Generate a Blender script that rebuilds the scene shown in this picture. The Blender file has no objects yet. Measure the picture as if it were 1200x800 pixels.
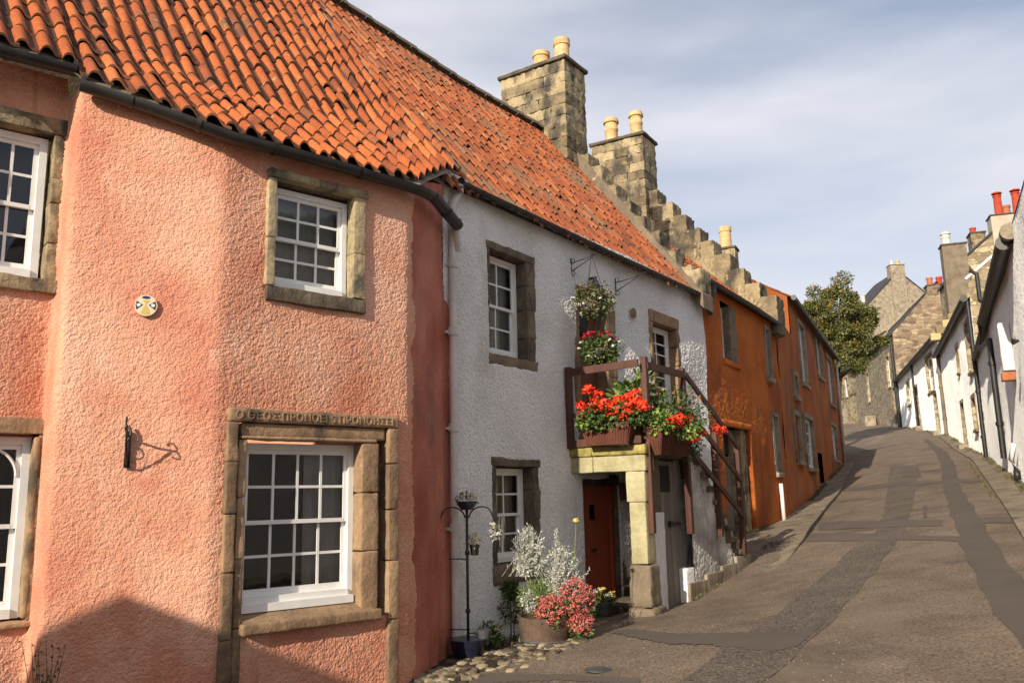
import bpy, math, random
from math import sin, cos, tan, radians, degrees, pi, atan2, sqrt
import numpy as np
from mathutils import Vector, Matrix
random.seed(7); RNG = np.random.default_rng(11)
SC = bpy.context.scene
COL = SC.collection
# ------------------------------------------------------------ camera, sky, sun
FPX = 1000.0; CZ = 1.7; PITCH = radians(10.4); ROLL = radians(1.25)
cam = bpy.data.cameras.new('camera'); cam.sensor_width = 36; cam.lens = 36*FPX/1200
cam.clip_start = 0.05; cam.clip_end = 3000
camo = bpy.data.objects.new('camera', cam); COL.objects.link(camo)
camo.matrix_world = Matrix.Translation((0, 0, CZ)) @ Matrix.Rotation(pi/2+PITCH, 4, 'X') @ Matrix.Rotation(-ROLL, 4, 'Z')
SC.camera = camo
SUN_YAW = 210.5; SUN_EL = 23.5
w = bpy.data.worlds.new('World'); SC.world = w; w.use_nodes = True
nt = w.node_tree; nt.nodes.clear()
wo = nt.nodes.new('ShaderNodeOutputWorld'); bg = nt.nodes.new('ShaderNodeBackground')
sky = nt.nodes.new('ShaderNodeTexSky'); sky.sky_type = 'NISHITA'; sky.sun_disc = False
sky.sun_elevation = radians(SUN_EL); sky.sun_rotation = radians(SUN_YAW)
sky.air_density = 1.0; sky.dust_density = 1.0; sky.ozone_density = 1.2
tc = nt.nodes.new('ShaderNodeTexCoord'); mp = nt.nodes.new('ShaderNodeMapping')
mp.inputs['Scale'].default_value = (1.0, 1.6, 4.0); mp.inputs['Rotation'].default_value = (0.25, 0.3, 0.5)
cl = nt.nodes.new('ShaderNodeTexNoise'); cl.inputs['Scale'].default_value = 1.5; cl.inputs['Detail'].default_value = 5
cl.inputs['Roughness'].default_value = 0.5
cr = nt.nodes.new('ShaderNodeValToRGB'); cr.color_ramp.elements[0].position = 0.34; cr.color_ramp.elements[1].position = 0.64
cr.color_ramp.elements[0].color = (.30, .30, .30, 1); cr.color_ramp.elements[1].color = (.98, .98, .98, 1)
mx = nt.nodes.new('ShaderNodeMix'); mx.data_type = 'RGBA'; mx.inputs[7].default_value = (6.4, 6.4, 6.95, 1)
L = nt.links.new
L(tc.outputs['Generated'], mp.inputs['Vector']); L(mp.outputs[0], cl.inputs['Vector']); L(cl.outputs['Fac'], cr.inputs[0])
L(cr.outputs[0], mx.inputs[0]); L(sky.outputs[0], mx.inputs[6]); L(mx.outputs[2], bg.inputs['Color'])
bg.inputs['Strength'].default_value = 0.112; L(bg.outputs[0], wo.inputs[0])
sl = bpy.data.lights.new('sun', 'SUN'); sl.energy = 5.0; sl.angle = radians(0.5); sl.color = (1.0, 0.88, 0.71)
so = bpy.data.objects.new('sun', sl); COL.objects.link(so)
sd = Vector((sin(radians(SUN_YAW))*cos(radians(SUN_EL)), cos(radians(SUN_YAW))*cos(radians(SUN_EL)), sin(radians(SUN_EL))))
so.rotation_euler = sd.to_track_quat('Z', 'Y').to_euler(); so.location = (-20, -40, 30)
vs = SC.view_settings; vs.view_transform = 'Standard'; vs.look = 'None'; vs.gamma = 1; vs.use_curve_mapping = False
vs.exposure = 0.20
# ------------------------------------------------------------ measuring helpers
def ray(px, py):
    x = (px-600)/FPX; y = -(py-400)/FPX
    c, s = cos(ROLL), sin(ROLL); x, y = c*x+s*y, -s*x+c*y
    return np.array([x, cos(PITCH)-y*sin(PITCH), sin(PITCH)+y*cos(PITCH)])
class Wall:
    """vertical plane: start point, compass direction, side of the outward normal"""
    def __init__(s, P, yaw, side=1):
        s.P = np.array(P[:2], float); t = radians(yaw); s.yaw = yaw; s.side = side
        s.d = np.array([sin(t), cos(t)]); s.n = side*np.array([cos(t), -sin(t)])
    def hit(s, px, py, n=0.):
        r = ray(px, py); a = s.P+s.n*n
        M = np.array([[r[0], -s.d[0]], [r[1], -s.d[1]]]); k, u = np.linalg.solve(M, a)
        return float(u), float(CZ+k*r[2])
    def u(s, px, py, n=0.): return s.hit(px, py, n)[0]
    def z(s, px, py, n=0.): return s.hit(px, py, n)[1]
    def pt(s, u, n=0.): return s.P+s.d*u+s.n*n
    def w(s, u, n, z):
        p = s.P+s.d*u+s.n*n; return (float(p[0]), float(p[1]), float(z))
    def A(s, U):
        U = np.asarray(U, float); r = np.empty_like(U)
        r[:, :2] = s.P+np.outer(U[:, 0], s.d)+np.outer(U[:, 1], s.n); r[:, 2] = U[:, 2]; return r
    def box(s, x0, yt, x1, yb, n=0.):
        """u0,u1,z0,z1 of a rectangle seen between two columns; rows read at the middle column"""
        ym = (yt+yb)/2; xm = (x0+x1)/2
        u0 = s.u(x0, ym, n); u1 = s.u(x1, ym, n)
        return min(u0, u1), max(u0, u1), s.z(xm, yb, n), s.z(xm, yt, n)
def gpt(px, py, z):
    r = ray(px, py); k = (z-CZ)/r[2]; return r[:2]*k
def hsh(I):
    I = I.astype(np.int64); h = (I[..., 0]*73856093) ^ (I[..., 1]*19349663) ^ (I[..., 2]*83492791)
    h = (h ^ (h >> 13))*1274126177; h = h ^ (h >> 16); return (h & 0xffffff)/float(0xffffff)
def vnoise(P, f):
    P = np.asarray(P, float)*f; I = np.floor(P); T = P-I; T = T*T*(3-2*T); o = 0
    for dx in (0, 1):
        for dy in (0, 1):
            for dz in (0, 1):
                h = hsh(I+np.array([dx, dy, dz]))
                o = o+h*np.where(dx, T[:, 0], 1-T[:, 0])*np.where(dy, T[:, 1], 1-T[:, 1])*np.where(dz, T[:, 2], 1-T[:, 2])
    return o*2-1
def worley(P, f):
    P = np.asarray(P, float)*f; I = np.floor(P); m = np.full(len(P), 9.)
    for dx in (-1, 0, 1):
        for dy in (-1, 0, 1):
            for dz in (-1, 0, 1):
                J = I+np.array([dx, dy, dz])
                c = J+np.stack([hsh(J), hsh(J+57), hsh(J+131)], 1)
                m = np.minimum(m, ((P-c)**2).sum(1))
    return np.sqrt(m)
# ------------------------------------------------------------ materials
MATS = {}
def ramp(nt, fac, stops):
    r = nt.nodes.new('ShaderNodeValToRGB'); e = r.color_ramp.elements
    while len(e) < len(stops): e.new(0.5)
    for k, (p, c) in enumerate(stops): e[k].position = p; e[k].color = (*c, 1)
    nt.links.new(fac, r.inputs[0]); return r.outputs[0]
def noise(nt, vec, scale, detail=4, rough=.55):
    n = nt.nodes.new('ShaderNodeTexNoise'); n.inputs['Scale'].default_value = scale; n.inputs['Detail'].default_value = detail
    n.inputs['Roughness'].default_value = rough; nt.links.new(vec, n.inputs['Vector']); return n.outputs['Fac']
def mixc(nt, fac, a, b, mode='MIX', f=1.):
    m = nt.nodes.new('ShaderNodeMix'); m.data_type = 'RGBA'; m.blend_type = mode
    if isinstance(fac, (int, float)): m.inputs[0].default_value = fac
    else: nt.links.new(fac, m.inputs[0])
    for k, v in ((6, a), (7, b)):
        if isinstance(v, tuple): m.inputs[k].default_value = (*v, 1)
        else: nt.links.new(v, m.inputs[k])
    return m.outputs[2]
def mul(nt, a, k):
    m = nt.nodes.new('ShaderNodeMath'); m.operation = 'MULTIPLY'; nt.links.new(a, m.inputs[0]); m.inputs[1].default_value = k; return m.outputs[0]
def mat(name, stops, scale=3., rough=.85, bump=None, fine=None, rnd=None, stain=None, metal=0., zs=1., spec=.3, pebble=None, dr=0.):
    """stops: colour ramp over a world-space noise; fine=(scale, dark, light) multiplies; rnd=(k) shifts by the piece's own number;
       stain=(colour, scale, lo, hi, stretch)"""
    m = bpy.data.materials.new(name); m.use_nodes = True; nt = m.node_tree; b = nt.nodes['Principled BSDF']
    g = nt.nodes.new('ShaderNodeNewGeometry'); pos = g.outputs['Position']
    mpn = nt.nodes.new('ShaderNodeMapping'); mpn.inputs['Scale'].default_value = (1, 1, zs); nt.links.new(pos, mpn.inputs[0])
    f = noise(nt, mpn.outputs[0], scale)
    at = None
    if rnd is not None:
        at = nt.nodes.new('ShaderNodeAttribute'); at.attribute_name = 'rnd'
        mm = nt.nodes.new('ShaderNodeMath'); mm.operation = 'MULTIPLY_ADD'; nt.links.new(at.outputs['Fac'], mm.inputs[0]); mm.inputs[1].default_value = rnd
        fs = nt.nodes.new('ShaderNodeMath'); fs.operation = 'MULTIPLY_ADD'; nt.links.new(f, fs.inputs[0]); fs.inputs[1].default_value = 1-rnd if rnd < 1 else 0.
        fs.inputs[2].default_value = 0; nt.links.new(fs.outputs[0], mm.inputs[2]); f = mm.outputs[0]
    c = ramp(nt, f, stops) if len(stops) > 1 else None
    if c is None:
        rg = nt.nodes.new('ShaderNodeRGB'); rg.outputs[0].default_value = (*stops[0][1], 1); c = rg.outputs[0]
    if fine:
        ff = noise(nt, pos, fine[0], 3, .6)
        c = mixc(nt, 1., c, ramp(nt, ff, [(.3, (fine[1],)*3), (.7, (fine[2],)*3)]), 'MULTIPLY')
    sts = stain if isinstance(stain, list) else ([stain] if stain else [])
    for st in sts:
        col, sc_, lo, hi, stz = st
        m2 = nt.nodes.new('ShaderNodeMapping'); m2.inputs['Scale'].default_value = (1, 1, stz); m2.inputs['Location'].default_value = (sc_*3.1, 1.7, col[0]*9)
        nt.links.new(pos, m2.inputs[0]); sf = noise(nt, m2.outputs[0], sc_, 5, .6)
        c = mixc(nt, ramp(nt, sf, [(lo, (0, 0, 0)), (hi, (1, 1, 1))]), c, col)
    nt.links.new(c, b.inputs['Base Color'])
    b.inputs['Roughness'].default_value = rough; b.inputs['Metallic'].default_value = metal; b.inputs['Specular IOR Level'].default_value = spec
    b.inputs['Diffuse Roughness'].default_value = dr
    if pebble:
        v = nt.nodes.new('ShaderNodeTexVoronoi'); v.inputs['Scale'].default_value = pebble[0]; v.feature = 'SMOOTH_F1'; v.inputs['Smoothness'].default_value = .35
        wn = nt.nodes.new('ShaderNodeTexNoise'); wn.inputs['Scale'].default_value = pebble[0]*.7; nt.links.new(pos, wn.inputs['Vector'])
        vm = nt.nodes.new('ShaderNodeVectorMath'); vm.operation = 'SCALE'; vm.inputs[3].default_value = .6/pebble[0]; nt.links.new(wn.outputs['Color'], vm.inputs[0])
        va = nt.nodes.new('ShaderNodeVectorMath'); nt.links.new(pos, va.inputs[0]); nt.links.new(vm.outputs[0], va.inputs[1]); nt.links.new(va.outputs[0], v.inputs['Vector'])
        pb_ = nt.nodes.new('ShaderNodeBump'); pb_.invert = True; pb_.inputs['Strength'].default_value = pebble[1]; pb_.inputs['Distance'].default_value = pebble[2]
        nt.links.new(v.outputs['Distance'], pb_.inputs['Height'])
    if bump:
        last = pb_.outputs[0] if pebble else None
        for (bs, st, ds) in (bump if isinstance(bump, list) else [bump]):
            bn = nt.nodes.new('ShaderNodeBump'); bn.inputs['Strength'].default_value = st; bn.inputs['Distance'].default_value = ds
            nt.links.new(noise(nt, pos, bs, 4, .6), bn.inputs['Height'])
            if last: nt.links.new(last, bn.inputs['Normal'])
            last = bn.outputs[0]
        nt.links.new(last, b.inputs['Normal'])
    MATS[name] = m; return m
def rubble(name, stops, sx, sz, mortar=(.3, .27, .22), fine=(40, .75, 1.15), mw=.06):
    m = bpy.data.materials.new(name); m.use_nodes = True; nt = m.node_tree; b = nt.nodes['Principled BSDF']
    g = nt.nodes.new('ShaderNodeNewGeometry'); mpn = nt.nodes.new('ShaderNodeMapping'); mpn.inputs['Scale'].default_value = (sx, sx, sz)
    nt.links.new(g.outputs['Position'], mpn.inputs[0])
    v = nt.nodes.new('ShaderNodeTexVoronoi'); v.inputs['Scale'].default_value = 1; v.inputs['Randomness'].default_value = .8; nt.links.new(mpn.outputs[0], v.inputs['Vector'])
    e = nt.nodes.new('ShaderNodeTexVoronoi'); e.feature = 'DISTANCE_TO_EDGE'; e.inputs['Scale'].default_value = 1; e.inputs['Randomness'].default_value = .8; nt.links.new(mpn.outputs[0], e.inputs['Vector'])
    sp = nt.nodes.new('ShaderNodeSeparateColor'); nt.links.new(v.outputs['Color'], sp.inputs[0])
    c = ramp(nt, sp.outputs[0], stops)
    ff = noise(nt, g.outputs['Position'], fine[0]*.2, 5, .65)
    c = mixc(nt, 1., c, ramp(nt, ff, [(.3, (fine[1],)*3), (.7, (fine[2],)*3)]), 'MULTIPLY')
    ed = ramp(nt, e.outputs['Distance'], [(mw*.4, (0, 0, 0)), (mw*1.6, (1, 1, 1))])
    c = mixc(nt, ed, mortar, c)
    nt.links.new(c, b.inputs['Base Color']); b.inputs['Roughness'].default_value = .9; b.inputs['Specular IOR Level'].default_value = .2
    bn = nt.nodes.new('ShaderNodeBump'); bn.inputs['Strength'].default_value = .7; bn.inputs['Distance'].default_value = .03; nt.links.new(ed, bn.inputs['Height'])
    b2 = nt.nodes.new('ShaderNodeBump'); b2.inputs['Strength'].default_value = .5; b2.inputs['Distance'].default_value = .03; nt.links.new(ff, b2.inputs['Height'])
    nt.links.new(bn.outputs[0], b2.inputs['Normal']); nt.links.new(b2.outputs[0], b.inputs['Normal'])
    MATS[name] = m; return m
mat('pink', [(.3, (.60, .235, .155)), (.5, (.69, .345, .225)), (.7, (.74, .43, .305))], 1.3, .95, [(110, .5, .006)], pebble=(70, .7, .010), dr=0., fine=(60, .84, 1.1),
    stain=[((.52, .17, .095), .9, .54, .74, .5), ((.72, .42, .31), 2.2, .60, .75, .7), ((.42, .15, .09), 5., .64, .80, .10)])
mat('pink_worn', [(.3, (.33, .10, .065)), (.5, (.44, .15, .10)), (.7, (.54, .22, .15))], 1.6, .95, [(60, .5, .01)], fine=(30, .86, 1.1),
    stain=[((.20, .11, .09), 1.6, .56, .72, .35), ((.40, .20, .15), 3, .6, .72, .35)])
mat('white_harl', [(.3, (.70, .69, .67)), (.55, (.80, .795, .78)), (.7, (.84, .835, .82))], 1.2, .95, [(60, .6, .012)], pebble=(34, .9, .018), dr=1., fine=(25, .9, 1.06),
    stain=[((.46, .42, .35), 1.3, .60, .80, .3)])
mat('old_white', [(.3, (.30, .28, .25)), (.5, (.50, .48, .44)), (.7, (.72, .70, .66))], 2.2, .95, dr=.8, bump=[(30, .7, .02)], fine=(25, .8, 1.1),
    stain=[((.20, .18, .15), 2.6, .52, .64, .6)])
mat('orange_harl', [(.3, (.40, .10, .018)), (.5, (.53, .148, .026)), (.7, (.60, .19, .035))], 1.1, .95, dr=.8, bump=[(40, .6, .015)], fine=(25, .8, 1.1),
    stain=[((.27, .08, .03), 1.6, .50, .70, .3), ((.22, .12, .07), 3.2, .64, .76, .4)])
mat('rust_harl', [(.3, (.30, .090, .028)), (.5, (.42, .130, .036)), (.7, (.50, .17, .05))], .9, .95, dr=.8, bump=[(40, .5, .015)], fine=(25, .8, 1.1),
    stain=[((.17, .10, .07), 1.2, .52, .70, .35)])
mat('cream_white', [(.3, (.76, .755, .74)), (.6, (.85, .845, .83))], .8, .92, [(20, .7, .03)], dr=1., fine=(18, .95, 1.05), stain=((.56, .53, .46), .8, .64, .80, .25))
mat('tile', [(.16, (.14, .045, .024)), (.30, (.34, .085, .026)), (.48, (.40, .100, .028)), (.68, (.50, .135, .036)), (.86, (.55, .195, .065))], 2.2, .8, [(50, .35, .008)],
    fine=(35, .75, 1.15), rnd=.48, stain=[((.13, .085, .055), 1.5, .58, .72, 1.), ((.36, .28, .15), 9., .64, .72, 1.)])
mat('tile_trough_shade', [(.2, (.055, .030, .018)), (.5, (.11, .045, .022)), (.8, (.20, .070, .030))], 3., .9, [(50, .5, .01)], fine=(30, .7, 1.2), rnd=.5)  # shade of the troughs and tile noses put into a darker colour
mat('tile_worn', [(.12, (.12, .05, .03)), (.28, (.28, .085, .035)), (.48, (.36, .098, .034)), (.66, (.45, .130, .046)), (.82, (.48, .205, .095))], 1.6, .85, [(50, .35, .008)],
    fine=(35, .7, 1.15), rnd=.5, stain=[((.20, .13, .075), .85, .52, .68, 1.), ((.13, .10, .07), 5., .60, .70, 1.), ((.42, .34, .17), 6., .66, .72, 1.)])
mat('stone', [(.22, (.10, .078, .05)), (.40, (.26, .205, .125)), (.58, (.39, .31, .185)), (.75, (.50, .40, .24))], 3.5, .92, [(14, .6, .03), (60, .4, .008)],
    fine=(22, .75, 1.15), rnd=.4, stain=[((.075, .066, .054), 2.4, .50, .64, .6), ((.40, .30, .10), 5., .64, .72, 1.)])
mat('brown_stone', [(.25, (.12, .085, .055)), (.45, (.26, .17, .10)), (.6, (.36, .235, .14)), (.75, (.42, .29, .17))], 3.5, .92, [(14, .5, .03), (60, .4, .008)],
    fine=(22, .8, 1.12), rnd=.4, stain=((.09, .07, .05), 2.4, .58, .70, .5))
mat('dark_stone', [(.3, (.055, .045, .035)), (.5, (.13, .105, .075)), (.7, (.23, .18, .12))], 4, .92, [(14, .6, .03), (60, .4, .008)], fine=(22, .75, 1.15), rnd=.3,
    stain=((.28, .22, .12), 4, .62, .74, 1.))
mat('yellow_step', [(.25, (.26, .20, .10)), (.5, (.44, .34, .17)), (.75, (.56, .45, .24))], 3, .9, [(18, .4, .02)], rnd=.6, fine=(12, .8, 1.1))
mat('yellow_stone', [(.3, (.34, .30, .17)), (.5, (.46, .42, .25)), (.7, (.52, .48, .30))], 3, .9, [(18, .4, .02)], fine=(22, .85, 1.08), stain=((.26, .20, .08), 2.4, .60, .72, .6))
mat('moss_stone', [(.3, (.16, .14, .05)), (.5, (.36, .31, .10)), (.7, (.56, .47, .15))], 5, .9, [(18, .6, .03)], fine=(22, .8, 1.1))
mat('cement', [(.3, (.20, .165, .12)), (.5, (.32, .27, .20)), (.7, (.42, .36, .27))], 2.5, .93, [(20, .5, .02)], fine=(25, .8, 1.1), stain=((.10, .09, .07), 2.2, .58, .72, .7))
mat('cement_pale', [(.3, (.42, .36, .28)), (.7, (.56, .49, .39))], 1.5, .93, [(20, .4, .02)], fine=(25, .85, 1.1))
mat('dark_cement', [(.3, (.16, .125, .09)), (.7, (.27, .215, .15))], 2.5, .93, [(20, .5, .02)], fine=(25, .8, 1.1))
mat('white_paint', [(.3, (.72, .72, .70)), (.7, (.82, .82, .80))], 6, .45, [(20, .08, .005)], spec=.4)
mat('white_paint_worn', [(.3, (.60, .58, .54)), (.7, (.76, .75, .72))], 3, .6, [(30, .2, .005)], stain=((.3, .24, .18), 6, .64, .74, .5))
mat('cream_pipe', [(.3, (.56, .52, .48)), (.7, (.68, .65, .61))], 3, .5, fine=(20, .9, 1.05), stain=((.25, .20, .16), 4, .66, .76, .3))
mat('black_iron', [(.3, (.012, .012, .013)), (.7, (.03, .028, .026))], 5, .45, [(40, .2, .004)], spec=.5)
mat('grey_iron', [(.3, (.04, .045, .05)), (.7, (.10, .11, .11))], 5, .55, [(40, .2, .004)], spec=.4)
mat('brown_timber', [(.3, (.065, .028, .020)), (.7, (.125, .055, .040))], 8, .6, [(60, .3, .004)], zs=.1, fine=(30, .8, 1.15))
mat('pot_brown', [(.3, (.10, .035, .024)), (.7, (.17, .06, .04))], 4, .6, fine=(30, .85, 1.1))
mat('red_door', [(.3, (.40, .085, .040)), (.7, (.50, .125, .060))], 3, .6, [(50, .2, .004)], zs=.15, fine=(30, .85, 1.1))
mat('brown_door', [(.3, (.11, .040, .022)), (.7, (.20, .080, .045))], 5, .6, [(50, .2, .004)], zs=.12)
mat('grey_boards', [(.3, (.13, .11, .09)), (.7, (.26, .235, .20))], 4, .8, [(40, .4, .01)], zs=.15, fine=(30, .8, 1.15))
mat('barrel', [(.3, (.085, .055, .038)), (.7, (.18, .12, .085))], 4, .8, [(30, .4, .01)], fine=(30, .75, 1.15))
mat('blue_glaze', [(.3, (.010, .011, .026)), (.7, (.02, .022, .05))], 4, .3, spec=.5)
mat('terracotta', [(.3, (.38, .13, .06)), (.7, (.52, .20, .10))], 4, .8, [(40, .3, .005)], fine=(25, .8, 1.1))
mat('red_pot', [(.3, (.42, .055, .03)), (.7, (.56, .09, .045))], 4, .8, [(40, .3, .005)], fine=(10, .7, 1.1))
mat('buff_pot', [(.3, (.56, .36, .17)), (.5, (.68, .46, .22)), (.7, (.74, .55, .30))], 5, .8, [(40, .3, .005)], fine=(18, .75, 1.1), stain=((.30, .15, .07), 4, .60, .74, 1.))
mat('slate', [(.2, (.035, .035, .038)), (.5, (.075, .073, .072)), (.8, (.13, .12, .11))], 2, .7, [(20, .4, .01)], rnd=.6, fine=(20, .8, 1.1))
mat('room', [(.3, (.018, .016, .014)), (.7, (.035, .03, .026))], 2, .9)
mat('curtain', [(.3, (.42, .41, .40)), (.7, (.55, .54, .53))], 6, .9, fine=(30, .9, 1.05))
mat('blind', [(.3, (.38, .37, .34)), (.7, (.48, .46, .42))], 6, .9)
mat('asphalt', [(.25, (.138, .104, .075)), (.5, (.186, .142, .104)), (.75, (.235, .183, .136))], 1.6, .93, [(60, 1., .014), (25, .6, .014)], fine=(42, .40, 1.65), spec=.25,
    stain=[((.075, .062, .052), .55, .55, .72, 1.), ((.21, .165, .12), .35, .56, .70, 1.)])
mat('asphalt_smooth', [(.25, (.096, .078, .064)), (.75, (.124, .101, .083))], 1.4, .9, [(120, .5, .006)], fine=(110, .75, 1.25), spec=.25)
mat('asphalt_dark', [(.25, (.104, .084, .069)), (.75, (.132, .108, .090))], 1.4, .9, [(120, .5, .006)], fine=(100, .7, 1.3), spec=.25)
mat('asphalt_coarse', [(.25, (.082, .066, .053)), (.75, (.120, .097, .078))], 1.4, .95, [(45, 1., .02)], fine=(36, .30, 2.4), spec=.25)
mat('paving', [(.3, (.15, .12, .085)), (.5, (.24, .195, .14)), (.7, (.34, .28, .20))], 2.4, .9, [(40, .6, .015)], fine=(50, .65, 1.25), spec=.25, stain=((.10, .085, .065), 2.2, .56, .7, 1.))
mat('cobble', [(.2, (.07, .055, .038)), (.5, (.19, .15, .10)), (.8, (.36, .30, .19))], 4, .9, [(30, .6, .012)], rnd=.75, fine=(30, .7, 1.15))
mat('soil', [(.3, (.022, .017, .012)), (.7, (.06, .046, .032))], 6, .95, [(30, 1., .03)], fine=(40, .5, 1.4))
mat('grassland', [(.3, (.05, .065, .02)), (.7, (.10, .11, .045))], .4, .95, [(6, 1., .1)])
mat('leaf', [(.2, (.018, .04, .010)), (.5, (.055, .11, .022)), (.8, (.13, .19, .045))], 9, .55, rnd=.8, spec=.35)
mat('leaf_light', [(.2, (.07, .13, .02)), (.5, (.16, .26, .05)), (.8, (.28, .36, .09))], 9, .55, rnd=.8, spec=.35)
mat('leaf_tree', [(.2, (.055, .070, .016)), (.5, (.110, .128, .032)), (.8, (.22, .21, .06))], 2., .7, rnd=.7, spec=.3)
mat('leaf_orange', [(.2, (.26, .12, .020)), (.8, (.50, .26, .05))], 9, .6, rnd=.8, spec=.3)
mat('leaf_olive', [(.2, (.06, .055, .025)), (.5, (.13, .12, .05)), (.8, (.22, .20, .10))], 9, .6, rnd=.8)
mat('leaf_silver', [(.2, (.30, .32, .26)), (.8, (.66, .66, .60))], 9, .7, rnd=.8)
mat('red_petal', [(.2, (.62, .022, .006)), (.8, (.86, .075, .018))], 9, .5, rnd=.8)
mat('crimson_petal', [(.2, (.45, .012, .03)), (.8, (.62, .03, .06))], 9, .5, rnd=.8)
mat('pink_petal', [(.2, (.40, .07, .07)), (.5, (.58, .13, .12)), (.8, (.70, .27, .22))], 9, .6, rnd=.9)
mat('white_petal', [(.2, (.66, .66, .62)), (.8, (.82, .82, .80))], 9, .6, rnd=.8)
mat('yellow_petal', [(.2, (.60, .42, .05)), (.8, (.78, .62, .20))], 9, .6, rnd=.8)
mat('bark', [(.3, (.05, .035, .025)), (.7, (.12, .09, .065))], 8, .9, [(20, .8, .02)], zs=.3)
mat('plaque_cream', [(.3, (.60, .52, .36)), (.7, (.72, .64, .46))], 20, .5)
mat('plaque_blue', [(.3, (.02, .025, .05)), (.7, (.035, .04, .08))], 20, .4)
mat('plaque_gold', [(.3, (.50, .34, .08)), (.7, (.64, .46, .14))], 20, .4)
rubble('rubble_grey', [(.1, (.20, .165, .12)), (.4, (.30, .25, .18)), (.7, (.40, .33, .23)), (.95, (.48, .40, .27))], 3.0, 6.0, mortar=(.26, .22, .165))
rubble('rubble_brown', [(.1, (.17, .12, .08)), (.4, (.28, .20, .13)), (.7, (.38, .28, .18)), (.95, (.46, .36, .23))], 2.4, 5.0, mortar=(.27, .22, .16))
rubble('ashlar', [(.1, (.24, .19, .12)), (.4, (.36, .29, .185)), (.7, (.46, .375, .24)), (.95, (.52, .44, .29))], 1.9, 4.2, mortar=(.25, .205, .14), mw=.03)
def glassmat():
    m = bpy.data.materials.new('glass'); m.use_nodes = True; nt = m.node_tree; nt.nodes.clear()
    o = nt.nodes.new('ShaderNodeOutputMaterial'); t = nt.nodes.new('ShaderNodeBsdfTransparent'); g = nt.nodes.new('ShaderNodeBsdfGlossy')
    t.inputs[0].default_value = (.82, .84, .83, 1); g.inputs['Roughness'].default_value = .03; g.inputs[0].default_value = (.9, .9, .9, 1)
    f = nt.nodes.new('ShaderNodeFresnel'); f.inputs[0].default_value = 1.7
    n = nt.nodes.new('ShaderNodeTexNoise'); n.inputs['Scale'].default_value = 3; b = nt.nodes.new('ShaderNodeBump'); b.inputs['Strength'].default_value = .06; b.inputs['Distance'].default_value = .03
    nt.links.new(n.outputs[0], b.inputs['Height']); nt.links.new(b.outputs[0], g.inputs['Normal'])
    x = nt.nodes.new('ShaderNodeMixShader'); nt.links.new(f.outputs[0], x.inputs[0]); nt.links.new(t.outputs[0], x.inputs[1]); nt.links.new(g.outputs[0], x.inputs[2]); nt.links.new(x.outputs[0], o.inputs[0])
    MATS['glass'] = m
glassmat()
mat('dark_glass', [(.3, (.012, .013, .015)), (.7, (.03, .03, .032))], 2, .06, spec=.6)
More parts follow.
